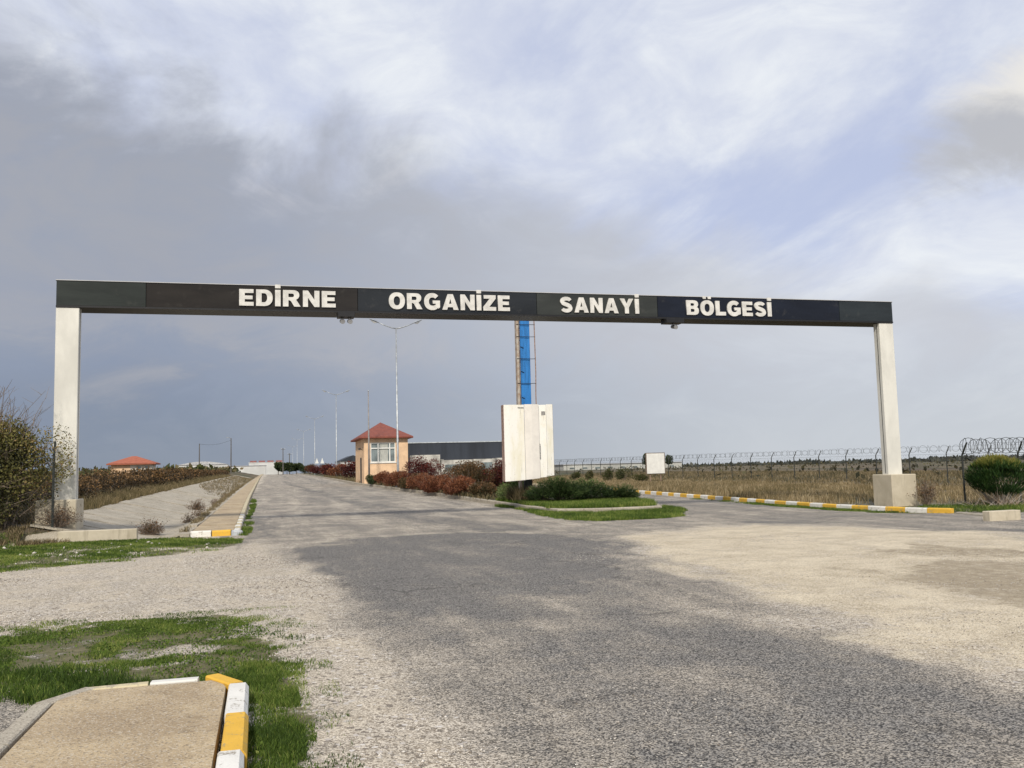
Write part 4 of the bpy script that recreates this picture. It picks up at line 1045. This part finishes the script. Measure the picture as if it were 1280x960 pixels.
# ---------------------------------------------------------------- planting
def left_bush():
    o=empty('overgrown_bush',(-6.8,25.95,.4),'tall tangled olive brown bush climbing the fence before the left gate pillar','bush')
    bl=[(-.9,0,1.0,1.3,.7,1.1),(-.2,0,1.9,1.1,.65,.95),(.6,0,1.5,.65,.55,.9),(.2,.1,.9,.6,.5,.8),(-1.6,.1,1.9,1.0,.7,.9),(-2.3,.2,1.2,1.0,.7,1.2),(-3.6,.3,1.3,1.4,.9,1.3),(-.7,-.4,.45,1.2,.5,.6),(-2.,-.4,.5,1.2,.5,.6),(.0,0,2.3,.9,.5,.65),(.4,0,2.0,.6,.4,.6),(-.9,.1,2.4,.8,.5,.5)]
    P,u,c=blobpts(bl,44000,.1); P[:,2]=np.maximum(P[:,2],.03+.1*rng.random(len(P)))
    P=P[(P[:,0]>-4)&~((P[:,0]>.75-.0*P[:,2])&(P[:,2]<.95))]; 
    k=(P[:,0]<1.28)|(rng.random(len(P))<.3); P=P[k]
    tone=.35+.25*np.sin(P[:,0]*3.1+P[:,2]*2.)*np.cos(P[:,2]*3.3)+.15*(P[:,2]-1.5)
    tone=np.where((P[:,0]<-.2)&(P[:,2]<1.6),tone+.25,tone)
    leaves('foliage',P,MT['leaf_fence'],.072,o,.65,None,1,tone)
    P,u,c=blobpts([(1.4,0,1.9,.5,.35,.8),(1.1,0,1.2,.5,.3,.7),(1.55,.0,1.5,.32,.3,.4),(1.0,0,2.1,.35,.3,.5)],2100,.1)
    leaves('overhanging_sprays',P,MT['leaf_fence'],.06,o,.6,None,1,np.full(len(P),.5))
    b=MB()
    r2=np.random.default_rng(11)
    for i in range(150):
        x=r2.uniform(-3.2,.9); z=r2.uniform(1.6,2.5); p=np.array([x,r2.uniform(-.4,.3),z]); v=np.array([r2.normal(.1,.35),r2.normal(0,.15),1.]); L=r2.uniform(.4,1.25)*(1.25 if -1.4<x<.3 else .8)
        q=p+v*L*.5+r2.normal(0,.05,3); e=p+v*L+r2.normal(0,.1,3)
        b.tube([tuple(p),tuple(q),tuple(e)],[.008,.006,.0035],4,cap=False)
        for k in range(3):
            t=r2.uniform(.3,.95); s=p+(e-p)*t; w=s+np.array([r2.normal(0,.2),r2.normal(0,.1),r2.uniform(.08,.35)]); b.tube([tuple(s),tuple(w)],[.0045,.0025],3,cap=False)
    for i in range(130):   # sprays to the right over the pillar and inner stems
        p=np.array([r2.uniform(-1.,.7),r2.uniform(-.4,.3),r2.uniform(.2,2.1)]); e=p+np.array([r2.uniform(.2,1.1),r2.normal(0,.2),r2.uniform(-.1,.6)])
        b.tube([tuple(p),tuple((p+e)/2+r2.normal(0,.06,3)),tuple(e)],[.009,.006,.003],4,cap=False)
    for i in range(60):
        x=r2.uniform(-3.5,.5); b.tube([(x,r2.uniform(-.3,.3),0),(x+r2.normal(0,.2),0,.9),(x+r2.normal(0,.4),0,2.)],[.02,.015,.006],5,cap=False)
    b.build('branches',MT['twig'],o)
left_bush()
def right_bush():
    o=empty('round_bush',(22.6,24.4,-.02),'round dark green evergreen bush with yellow tips before the near fence','bush')
    P,u,c=blobpts([(0,0,.95,1.0,.85,.62),(-.45,0,1.05,.5,.5,.42),(.5,0,.9,.6,.5,.5),(.05,-.1,.75,.75,.6,.5),(-.1,0,1.25,.55,.5,.36),(.75,0,.75,.4,.4,.35),(-.75,0,1.0,.33,.4,.35)],26000,.55)
    P=P[P[:,2]>.22+.25*np.abs(P[:,0]+.1)*0+rng.random(len(P))*.15]
    P=P[fbm(P[:,0]+P[:,1]*.5+5,P[:,2]+3,2.6,4)>.43]
    D=np.stack([P[:,0]*.6,P[:,1]*.5,np.full(len(P),.9)],1)
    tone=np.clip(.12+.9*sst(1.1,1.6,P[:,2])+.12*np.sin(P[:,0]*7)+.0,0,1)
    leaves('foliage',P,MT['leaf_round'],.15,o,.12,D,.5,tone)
    b=MB(); r2=np.random.default_rng(4)
    for i in range(50):
        e=np.array([r2.normal(0,.5),r2.normal(-.1,.4),r2.uniform(.5,1.0)]); b.tube([(e[0]*.15,e[1]*.15,-.05),tuple(e*.55+r2.normal(0,.04,3)),tuple(e)],[.022,.013,.005],5)
    for i in range(90):
        a=r2.uniform(0,2*PI); q=r2.uniform(.2,1.2); p=np.array([math.cos(a)*q,math.sin(a)*q*.6-.2,.0]); e=p+np.array([r2.normal(0,.35),r2.normal(0,.2),r2.uniform(.1,.45)])
        b.tube([tuple(p),tuple(e)],[.008,.003],3)
    b.build('branches',MT['tan'],o)
right_bush()
def bare_shrub(loc,label,h,w,n=90,name='dry_shrub',seeds=True):
    o=empty(name,loc,label,'shrub'); b=MB(); r2=np.random.default_rng(int(abs(loc[0]*100)))
    tips=[]
    for i in range(n):
        a=r2.uniform(0,2*PI); q=r2.uniform(0,w); e=np.array([math.cos(a)*q,math.sin(a)*q*.6,h*r2.uniform(.45,1)*(1-.3*q/w)])
        b.tube([(e[0]*.1,e[1]*.1,-.03),tuple(e*.5+r2.normal(0,.04,3)),tuple(e)],[.008,.006,.003],4)
        for k in range(3):
            s=e*r2.uniform(.5,.95); t=s+r2.normal(0,.1,3)+np.array([0,0,.07]); b.tube([tuple(s),tuple(t)],[.004,.002],3); tips.append(t)
    b.build('branches',MT['twig'],o)
    if seeds: leaves('foliage',np.repeat(np.array(tips),4,0)+rng.normal(0,.03,(len(tips)*4,3)),MT['leaf_mixed'],.035,o,.7)
    return o
bare_shrub((20.9,25.7,G(20.9,25.7)),'leafless thorny shrub in front of the right gate plinth',.95,.5,80)
bare_shrub((-5.3,25.95,.42),'low dry tangle at the foot of the left gate plinth',.45,.7,80)
bare_shrub((-3.35,28.0,-.1),'brown weed clump growing in the near drain bottom',.42,.5,110,'weed_clump')
r3=np.random.default_rng(8)
for k,yy in enumerate((33.5,37.5,48.,55.)):
    bare_shrub((-2.55+r3.normal(0,.1),yy,G(-2.6,yy)),['dry weed clump by the pavement edge, nearest one to the yellow kerb block','dry weed clump by the pavement edge, next beyond the nearest','dry weed clump by the pavement edge, just past the middle drain weed','farthest dry weed clump by the pavement edge'][k],.17+.02*k,.26,40,'weed_clump')
bare_shrub((-3.2,43.5,.0),'smaller brown weed clump farther along the drain',.5,.55,80,'weed_clump')
# junipers on the island
def juniper(x,y,rx,ry,h,label,n=9000,tone0=.35):
    z=islz(x,y); o=empty('juniper',(x,y,z),label,'shrub','spreading junipers on the island')
    # arching sprays
    S=int(n/26); a=rng.uniform(0,2*PI,S); q=np.sqrt(rng.random(S)); ex=np.cos(a)*rx*q; ey=np.sin(a)*ry*q; ez=h*(1-.62*q**1.6)*rng.uniform(.6,1.1,S)
    P=[];D=[];T=[]
    for i in range(S):
        e=np.array([ex[i],ey[i],ez[i]]); d=np.array([ex[i],ey[i],h*.35]); d/=np.linalg.norm(d)+1e-6; d[2]+=.15
        L=rng.uniform(.25,.5); t=rng.random(26)
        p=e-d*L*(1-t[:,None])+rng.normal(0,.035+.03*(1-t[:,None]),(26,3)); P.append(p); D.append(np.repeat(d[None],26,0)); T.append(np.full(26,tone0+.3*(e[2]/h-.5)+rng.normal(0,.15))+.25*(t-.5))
    P=np.concatenate(P); P[:,2]=np.maximum(P[:,2],.03); D=np.concatenate(D); T=np.clip(np.concatenate(T),0,1)
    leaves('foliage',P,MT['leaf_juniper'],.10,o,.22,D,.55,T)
    b=MB()
    for i in range(0,S,max(1,S//45)): b.tube([(ex[i]*.05,ey[i]*.05,0),(ex[i]*.6,ey[i]*.6,ez[i]*.55),(ex[i],ey[i],ez[i]*.95)],[.02,.012,.004],4)
    b.build('branches',MT['wood'],o)
juniper(10.75,33.7,1.35,1.1,1.0,'dark green spreading juniper directly under the white board',12000)
juniper(12.05,34.3,1.4,1.1,.85,'large mounded juniper right of the white board',11000)
juniper(13.5,33.9,.65,.6,.62,'small fresh green juniper at the right tip of the planting',4500,.5)
juniper(9.85,36.6,.8,1.2,.95,'green juniper between white board and rusty shrubs',7000,.45)
def isl_shrubs():
    spec=[ # x,y,rx,ry,h,mat,label
     (9.15,44.5,.75,1.3,1.0,'leaf_red','rusty red low shrub nearest the white board'),
     (10.2,46.8,1.1,1.3,1.75,'leaf_mixed','brown green shrub behind the rusty ones, second from the white board'),
     (11.9,46.5,1.0,1.2,1.75,'leaf_burg','deep red shrub touching the left edge of the white board'),
     (9.1,49.5,.8,1.6,1.1,'leaf_red','rusty orange shrub in the middle of the kerbside row'),
     (11.0,52.5,1.2,1.4,1.8,'leaf_mixed','tall brown green shrub in front of the factory annexes'),
     (8.95,54.5,.75,1.7,1.05,'leaf_red','broad rusty shrub left of the middle of the row'),
     (9.75,59.5,1.15,1.5,2.35,'leaf_burg','tall dark burgundy bush beside the guard house wall'),
     (8.75,62.5,.75,1.9,1.25,'leaf_red','reddish shrub under the guard house window'),
     (8.45,69.5,.65,1.6,1.05,'leaf_red','reddish shrub at the foot of the nearest flagpole'),
     (8.0,73.5,.5,1.1,.85,'leaf_far','small green shrub at the left corner of the guard house'),
     (9.4,41.3,.6,.9,.75,'leaf_mixed','low brownish grassy shrub beside the juniper'),
     (12.9,50.5,1.1,1.2,1.5,'leaf_red','rusty shrub half behind the deep red one'),
     (9.2,47.0,.7,1.5,.85,'leaf_red','low rusty shrub filling the kerbside row, second from the white board'),
     (9.05,52.0,.7,1.5,.9,'leaf_red','low rusty shrub in the kerbside row, in front of the tall brown green one'),
     (8.9,58.0,.7,1.8,.95,'leaf_mixed','low brownish shrub in the row under the tall burgundy bush'),
     (8.6,66.0,.65,1.8,1.0,'leaf_red','low reddish shrub between window and nearest flagpole shrubs'),
    ]
    for x,y,rx,ry,h,m,l in spec:
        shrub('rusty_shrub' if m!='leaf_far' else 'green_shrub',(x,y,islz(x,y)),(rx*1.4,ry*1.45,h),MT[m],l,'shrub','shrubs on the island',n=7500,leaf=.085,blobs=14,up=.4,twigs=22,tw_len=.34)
    for i,(x,y,h,m,l) in enumerate([(9.2,104,2.1,'leaf_burg','dark red bush left of the guard house, nearest of the far row'),(9.0,122,2.0,'leaf_red','rusty bush by the second lamp post'),(8.6,140,2.0,'leaf_burg','round dark red bush between second and third lamp posts'),
           (9.2,156,2.1,'leaf_mixed','brown bush before the third lamp post'),(8.6,178,2.2,'leaf_burg','dark red bush at the third lamp post'),(8.4,205,2.4,'leaf_mixed','brown bush beyond the third lamp post'),(8.3,235,2.6,'leaf_far','green bush near the far trees')]):
        shrub('median_bush',(x,y,islz(x,y)),(1.3+.004*y,2.6,h),MT[m],l,'shrub','bushes along the far median',n=1800,leaf=.22,blobs=9,stems=5)
isl_shrubs()
def tree(x,y,h,r,label,mat='leaf_far',n=2500,leaf=.35,name='tree',crown0=.3):
    z=G(x,y); o=empty(name,(x,y,z),label,'tree','trees in the distance')
    b=MB(); b.tube([(0,0,-.3),(0,0,h*.4),(.05,0,h*.8)],[.06*h*.5,.045*h*.5,.02],7)
    for i in range(7):
        a=rng.uniform(0,2*PI); zz=h*rng.uniform(.3,.6); b.tube([(0,0,zz),(math.cos(a)*r*.6,math.sin(a)*r*.6,zz+h*.22)],[.02*h*.5,.01],5)
    b.build('trunk',MT['wood'],o)
    bl=[]
    for i in range(9):
        a=rng.uniform(0,2*PI); q=rng.uniform(0,.6)*r; bl.append((math.cos(a)*q,math.sin(a)*q,h*rng.uniform(crown0+.1,.82),r*rng.uniform(.3,.5),r*rng.uniform(.3,.5),h*rng.uniform(.12,.2)))
    P,u,c=blobpts(bl,n,.4); leaves('crown',P,MT[mat],leaf,o,.6,u,.8,np.clip(.4+.3*(rng.random(len(bl))[c]-.5)+.3*u[:,2],0,1))
for x,y,h,r,l in [(1.9,238,3.3,1.9,'dark green tree left of the clump at the road end'),(4.0,235,3.0,1.9,'green tree under the crossarm pole at the road end'),(6.3,236,2.9,2.0,'green tree right in the clump at the road end')]:
    tree(x,y,h,r,l)
tree(92,215,5.2,1.3,'small dark conifer-like tree beyond the fence, left of the blank sign','leaf_far',1500,.3,crown0=.25)
tree(100,219,3.9,1.5,'squat tree just left of the blank sign beyond the fence','leaf_far',1500,.3)
# shrubs in the verge by the fence
for i,(px,Y,w,h) in enumerate([(719,78,.7,.9),(738,76,.55,1.0),(760,72,.7,1.15),(780,70,.9,1.35),(802,68,.8,.7)]):
    f=letter_solver(); x=f(px,590)[0]*Y/26.5
    shrub('verge_shrub',(x,Y,G(x,Y)),(w,w,h),MT['leaf_olive'],['leftmost small olive shrub in the verge right of the white board','second small olive shrub from the white board in the verge','third dark olive shrub from the white board in the verge','largest dark olive shrub of the verge group','flat brownish shrub below the blank sign'][i],'shrub','small shrubs in the dry verge',n=1200,leaf=.1,blobs=6,stems=5)
# hedge
def hedge():
    o=empty('hedge',(-7.6,28,0),'long dark brown green hedge of tall plants along the left bank','hedge')
    n=46000; Y=26.6+ (rng.random(n)**1.7)*150; 
    gap=.75+.25*np.sin(Y*1.9)+.2*np.sin(Y*.73+1)
    X=-7.75+rng.normal(0,.42,n)+.3*np.sin(Y*1.3)-.004*(Y-28)
    H=(.80+.12*np.sin(Y*2.3)+.1*np.sin(Y*5.1)+.08*np.sin(Y*.4)+.25*sst(34,28,Y))*(1-.35*sst(60,150,Y))
    z=H*rng.random(n)**.75; Z=gz(X,Y)+z
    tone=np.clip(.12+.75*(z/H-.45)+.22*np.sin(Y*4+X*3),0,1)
    P=np.stack([X+7.6,Y-28,Z],1); D=np.zeros((n,3)); D[:,2]=-.35
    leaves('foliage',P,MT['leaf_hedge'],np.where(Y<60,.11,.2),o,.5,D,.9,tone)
    b=MB()
    for i in range(420):
        y=26.6+(rng.random()**1.7)*140; x=-7.7+rng.normal(0,.35); z=G(x,y); h=rng.uniform(.5,.95)
        b.tube([(x+7.6,y-28,z-.05),(x+7.6+rng.normal(0,.08),y-28+rng.normal(0,.08),z+h)],[.012,.006],3,cap=False)
    b.build('stems',MT['wood'],o)['kind']='stuff'
hedge()
# grass blades ------------------------------------------------------
def blades(name,P,h,w,mat,label,lean=.35,cat='grass',tone=None,hj=.5):
    n=len(P); a=rng.uniform(0,2*PI,n); H=h*rng.uniform(1-hj,1+hj,n); W=w*rng.uniform(.7,1.3,n)
    s=np.stack([np.cos(a),np.sin(a),np.zeros(n)],1)*W[:,None]*.5
    l=rng.normal(0,lean,(n,2))*H[:,None]; tip=P+np.stack([l[:,0],l[:,1],H],1); mid=P+np.stack([l[:,0]*.35,l[:,1]*.35,H*.6],1)
    V=np.stack([P-s,P+s,mid+s*.75,tip,mid-s*.75],1).reshape(-1,3); k=np.arange(n)[:,None]*5
    F=np.concatenate([k+np.array([[0,1,2,4]])],0); F3=k+np.array([[4,2,3]])
    # build as quads (last quad degenerate-free using two tris merged): use quad 0,1,2,4 and tri as separate arrays
    me=bpy.data.meshes.new(name); me.vertices.add(len(V)); me.vertices.foreach_set('co',V.astype(np.float32).ravel())
    loops=np.concatenate([F.ravel(),F3.ravel()]); me.loops.add(len(loops)); me.loops.foreach_set('vertex_index',loops.astype(np.int32))
    st=np.concatenate([np.arange(n)*4,4*n+np.arange(n)*3]); me.polygons.add(2*n); me.polygons.foreach_set('loop_start',st.astype(np.int32))
    me.update(calc_edges=True); me.materials.append(mat)
    r=rng.random(n) if tone is None else np.clip(tone+rng.normal(0,.18,n),0,1)
    at=me.attributes.new('rnd','FLOAT','POINT'); at.data.foreach_set('value',np.repeat(r,5).astype(np.float32))
    o=bpy.data.objects.new(name,me); COL.objects.link(o); tag(o,label,cat,kind='stuff'); return o
def scatter(poly,n,edge=.3,zf=gz,nz=1.0,seed=1,thr=.0,sc=1.6,holes=None):
    P=np.array(poly); lo,hi=P.min(0),P.max(0); out=[]; got=0; it=0
    while got<n and it<80:
        it+=1
        x=rng.uniform(lo[0],hi[0],n); y=rng.uniform(lo[1],hi[1],n); sd=sdist(x,y,poly)
        f=fbm(x,y,sc,seed)
        p=sst(edge,-edge,sd+(.5-f)*edge*5.)
        p=p*np.clip(1-nz*(1-sst(.38+thr,.56+thr,f)),.02,1)
        k=rng.random(n)<p; x,y=x[k],y[k]
        out.append(np.stack([x,y,zf(x,y)-.005],1)); got+=k.sum()
    return np.concatenate(out)[:n]
def tonef(P,s=1.): return .40+.55*(fbm(P[:,0],P[:,1],2.6*s,9)-.5)+.3*(rng.random(len(P))<.12)+.16*np.sin(P[:,0]*2.1*s+1)*np.cos(P[:,1]*1.7*s)+.12*np.sin(P[:,0]*7+P[:,1]*5)
def grass_all():
    GN=[(-4.5,11.0)]+GNEAR[1:-1]+[(-4.5,7.75)]
    P=scatter(GN,105000,.2,nz=1.,thr=.06,sc=2.2)
    blades('grass',P,np.where(P[:,1]>9.2,.014,.024),.006,MT['grass'],'short green grass patch behind the foreground pavement',tone=tonef(P))
    P=scatter([(-.13,3.2),(-.15,6.9),(-.4,7.4),(-.1,8.2),(.1,7.5),(.2,6.5),(.2,3.2)],30000,.08,nz=.75,sc=4.); blades('grass',P,.042,.006,MT['grass'],'longer grass growing along the painted kerb in the foreground',tone=tonef(P)-.12)
    P=scatter([(-2.6,8.0),(-1.7,7.5),(-1.55,7.25),(-1.3,7.55),(-.9,7.6),(-1.2,8.3),(-2.2,8.7)],5000,.15,nz=.6); blades('grass',P,.065,.007,MT['grass'],'dark taller weeds at the back edge of the foreground pavement',tone=tonef(P)-.25)
    P=scatter([(-3.5,11.5),(.2,11.6),(.25,9),(.42,7.5),(.5,6),(.5,3),(.2,3),(.15,7),(-.2,9.6),(-3.5,10.6)],9000,.2,nz=.95,sc=2.2,thr=.08,seed=5); blades('grass',P,.022,.006,MT['grass'],'sparse grass tufts thinning out into the gravel',tone=tonef(P)-.1)
    P=scatter([(-3.2,10.8),(-.2,10.6),(.15,7.5),(.2,3),(-.05,3),(-.15,7),(-.4,7.5),(-1.5,7.7),(-3.2,8)],9000,.1,nz=.9,sc=2.6,thr=.06,seed=3); P[:,2]+=rng.random(len(P))*.025
    o=leaves('ground_weeds',P,MT['grass'],.028,None,.6,None,1,np.full(len(P),.35)); tag(o,'small broad leaved weeds among the foreground grass','weeds',kind='stuff')
    GS=[(-10,25.5)]+GSTRIP[1:-1]+[(-10,17.8)]
    P=scatter(GS,90000,.25,nz=.85,sc=1.); blades('grass',P,.04,.013,MT['grass'],'mown green strip in front of the drain and left fence',tone=tonef(P,.8)+.0)
    P=scatter(GKERB,6000,.05,nz=1,sc=1.2,thr=.04); blades('grass',P,.07,.012,MT['grass'],'green weeds along the far left kerb',tone=tonef(P)-.1)
    P=scatter(GNOSE,34000,.12,nz=.7,sc=1.3); blades('grass',P,.085,.014,MT['grass'],'bright green grass outside the island kerb',tone=tonef(P)-.05)
    IN=[(9.35,30.2),(10.6,29.25),(12.9,29.35),(13.75,31.6),(14.3,35.5),(12.5,35),(10.5,33.5),(9.2,38)]
    P=scatter(IN,42000,.1,lambda x,y:gz0(x,y)+.15,nz=.3); blades('grass',P,.12,.015,MT['grass'],'bright green lawn on the tip of the island',tone=tonef(P))
    P=scatter([(9.0,38),(8.6,56),(8.1,69),(7.6,85),(7.6,140),(14,140),(14.2,40),(10,38)],26000,.1,lambda x,y:gz0(x,y)+.15,nz=.6); blades('grass',P,.22,.03,MT['grass_bank'],'thin dry grass between the island shrubs',tone=tonef(P))
    P=scatter([(10.0,38.5),(9.3,36.5),(9.4,34.5),(10.4,34.6),(11.,37)],3000,.2,lambda x,y:gz0(x,y)+.15); blades('grass',P,.5,.018,MT['grass_bank'],'pale dry tuft at the left foot of the white board',tone=tonef(P))
    P=scatter(GRK,9000,.12,nz=1,sc=.8); blades('grass',P,.05,.013,MT['grass'],'thin green fringe below the yellow and white kerb',tone=tonef(P)-.1)
    P=scatter([(18.9,22.5),(20,21.8),(25,20.5),(25,25),(21.2,25.4),(19,24.5)],12000,.3,nz=.8); blades('grass',P,.09,.015,MT['grass'],'green grass around the round bush',tone=tonef(P)-.1)
    # dry verge behind right kerb
    V=[(18.2,27.3),(18.15,32),(18.5,45),(18.6,60),(18.6,110),(33,110),(34,60),(33,30),(27,26.6),(21.6,26.6),(20.8,27.4)]
    P=scatter(V,120000,.2,nz=.8,sc=.5); nearv=P[:,0]<24
    blades('dry_grass',P,np.clip((.06+.42*fbm(P[:,0],P[:,1],.5,31))*(1-.45*sst(20.5,27,P[:,0])),.06,.6),.02,MT['grass_dry'],'tall straw coloured grass behind the yellow and white kerb',.25,'dry grass',tone=tonef(P,.5)-.05)
    P=scatter([(33,27),(34,110),(60,150),(75,60),(45,26)],45000,.5,nz=.9); blades('dry_grass',P,.2,.045,MT['grass_bank'],'brown rough grass beyond the wire fence',.3,'dry grass',tone=tonef(P,.4))
    # left bank
    P=scatter([(-5.85,26.2),(-5.9,60),(-6.0,150),(-7.6,150),(-7.3,60),(-7.2,26.2)],42000,.12,nz=.6); blades('dry_grass',P,.26,.016,MT['grass_dry'],'dry brown grass between drain and hedge',.35,'dry grass',tone=tonef(P,.6)-.25)
    P=scatter([(-2.35,60),(-2.7,160),(-5.6,160),(-5.6,78),(-3.4,62)],9000,.3,nz=1.2); blades('dry_grass',P,.22,.03,MT['grass_bank'],'dry weeds breaking through the far drain slabs',.4,'dry grass',tone=tonef(P))
    P=scatter([(-2.3,26),(-2.12,26),(-2.25,50),(-2.4,90),(-2.6,90),(-2.5,50)],6000,.06,lambda x,y:gz0(x,y)+.11,nz=1.2); blades('dry_grass',P,.09,.012,MT['grass_bank'],'dry weeds in the crack beside the left pavement',.5,'dry grass')
    P=scatter([(-7,25.9),(-4.9,25.4),(-5.2,24.9),(-9,24.7)],5000,.15); blades('dry_grass',P,.11,.014,MT['grass_bank'],'dry grass at the foot of the overgrown bush',.4,'dry grass')
grass_all()
# loose stones
def stones(name,P,size,label,mat):
    n=len(P); base=np.array([(1,0,0),(-1,0,0),(0,1,0),(0,-1,0),(0,0,1),(0,0,-1)],float); F0=np.array([(0,2,4),(2,1,4),(1,3,4),(3,0,4),(2,0,5),(1,2,5),(3,1,5),(0,3,5)])
    s=(size*np.minimum(rng.lognormal(0,.4,n),1.5))[:,None,None]; a=rng.uniform(0,2*PI,n); c,si=np.cos(a),np.sin(a)
    V=base[None]*np.stack([rng.uniform(.6,1.2,n),rng.uniform(.5,1.,n),rng.uniform(.35,.6,n)],1)[:,None]; V=V+rng.normal(0,.12,V.shape)
    x=V[...,0]*c[:,None]-V[...,1]*si[:,None]; y=V[...,0]*si[:,None]+V[...,1]*c[:,None]; V=np.stack([x,y,V[...,2]],-1)*s+P[:,None]
    F=(F0[None]+(np.arange(n)*6)[:,None,None]).reshape(-1,3)
    o=npmesh(name,V.reshape(-1,3),F,mat,None,{'rnd':('FLOAT',np.repeat(rng.random(n),6))}); tag(o,label,'gravel',kind='stuff')
gm=leafmat('gravel_stone',(.20,.17,.14),(.42,.38,.33),(.66,.62,.56),0.,.9)
P=scatter([(-6,21.3),(-.8,21.2),(.1,20),(.75,14),(.75,9),(.95,6.5),(1.2,3),(.25,3),(.3,6.5),(0.05,10.5),(-2.8,11.2),(-6,11)],26000,.3,nz=.5)
stones('gravel',P,.011,'pale crushed stone spread over the left crossing and road edge',gm)
P=scatter([(.2,3.2),(1.2,3.2),(4.5,4),(12,9),(14,20),(6,20),(5,12),(1,11)],14000,.4,nz=.7)
stones('gravel',P,.008,'scattered grit on the worn asphalt',gm)
P=scatter([(-7,25.4),(-1.2,25.4),(-.9,22),(-3,19.4),(-7,18.3)],46,.2); P[:,2]+=.025
stones('gravel',P,.045,'whitish stones lying in the green strip',MT['stone'])
# far woodland and scrub
def far_wood():
    n=34000; ang=rng.uniform(.12,1.15,n); R=rng.choice([420,520,640,800],n)*rng.uniform(.93,1.07,n)
    X=np.sin(ang)*R; Y=np.cos(ang)*R; H=(2.4+1.3*np.sin(ang*37)+.9*np.sin(ang*91)+1.2*np.sin(ang*11))*R/640*.42
    H=np.maximum(H,.5); Z=gz(X,Y)+H*rng.random(n)-.2
    o=leaves('distant_woodland',np.stack([X,Y,Z],1),leafmat('leaf_distant',(.05,.058,.05),(.075,.08,.065),(.10,.10,.08)),2.0,None,.7)
    tag(o,'low dark tree line along the horizon beyond the field','woodland',kind='stuff')
    n=16000; X=rng.uniform(40,230,n); Y=rng.uniform(30,330,n); k=(np.sin(X*.21+np.sin(Y*.13)*2)*np.sin(Y*.17+X*.05)>.35)&(X/Y<2); X,Y=X[k],Y[k]
    o=leaves('field_scrub',np.stack([X,Y,gz(X,Y)+rng.random(len(X))*.7],1),leafmat('leaf_scrub',(.04,.04,.022),(.09,.075,.04),(.12,.11,.05)),.5,None,.7); tag(o,'scattered low scrub in the brown field beyond the fence','scrub',kind='stuff')
    n=9000; X=rng.uniform(-120,-9,n); Y=rng.uniform(150,330,n); 
    o=leaves('distant_woodland',np.stack([X,Y,gz(X,Y)+rng.random(n)*1.0],1),MT['leaf_olive'],1.1,None,.7); tag(o,'dull green scrub line behind the left hedge','woodland',kind='stuff')
far_wood()
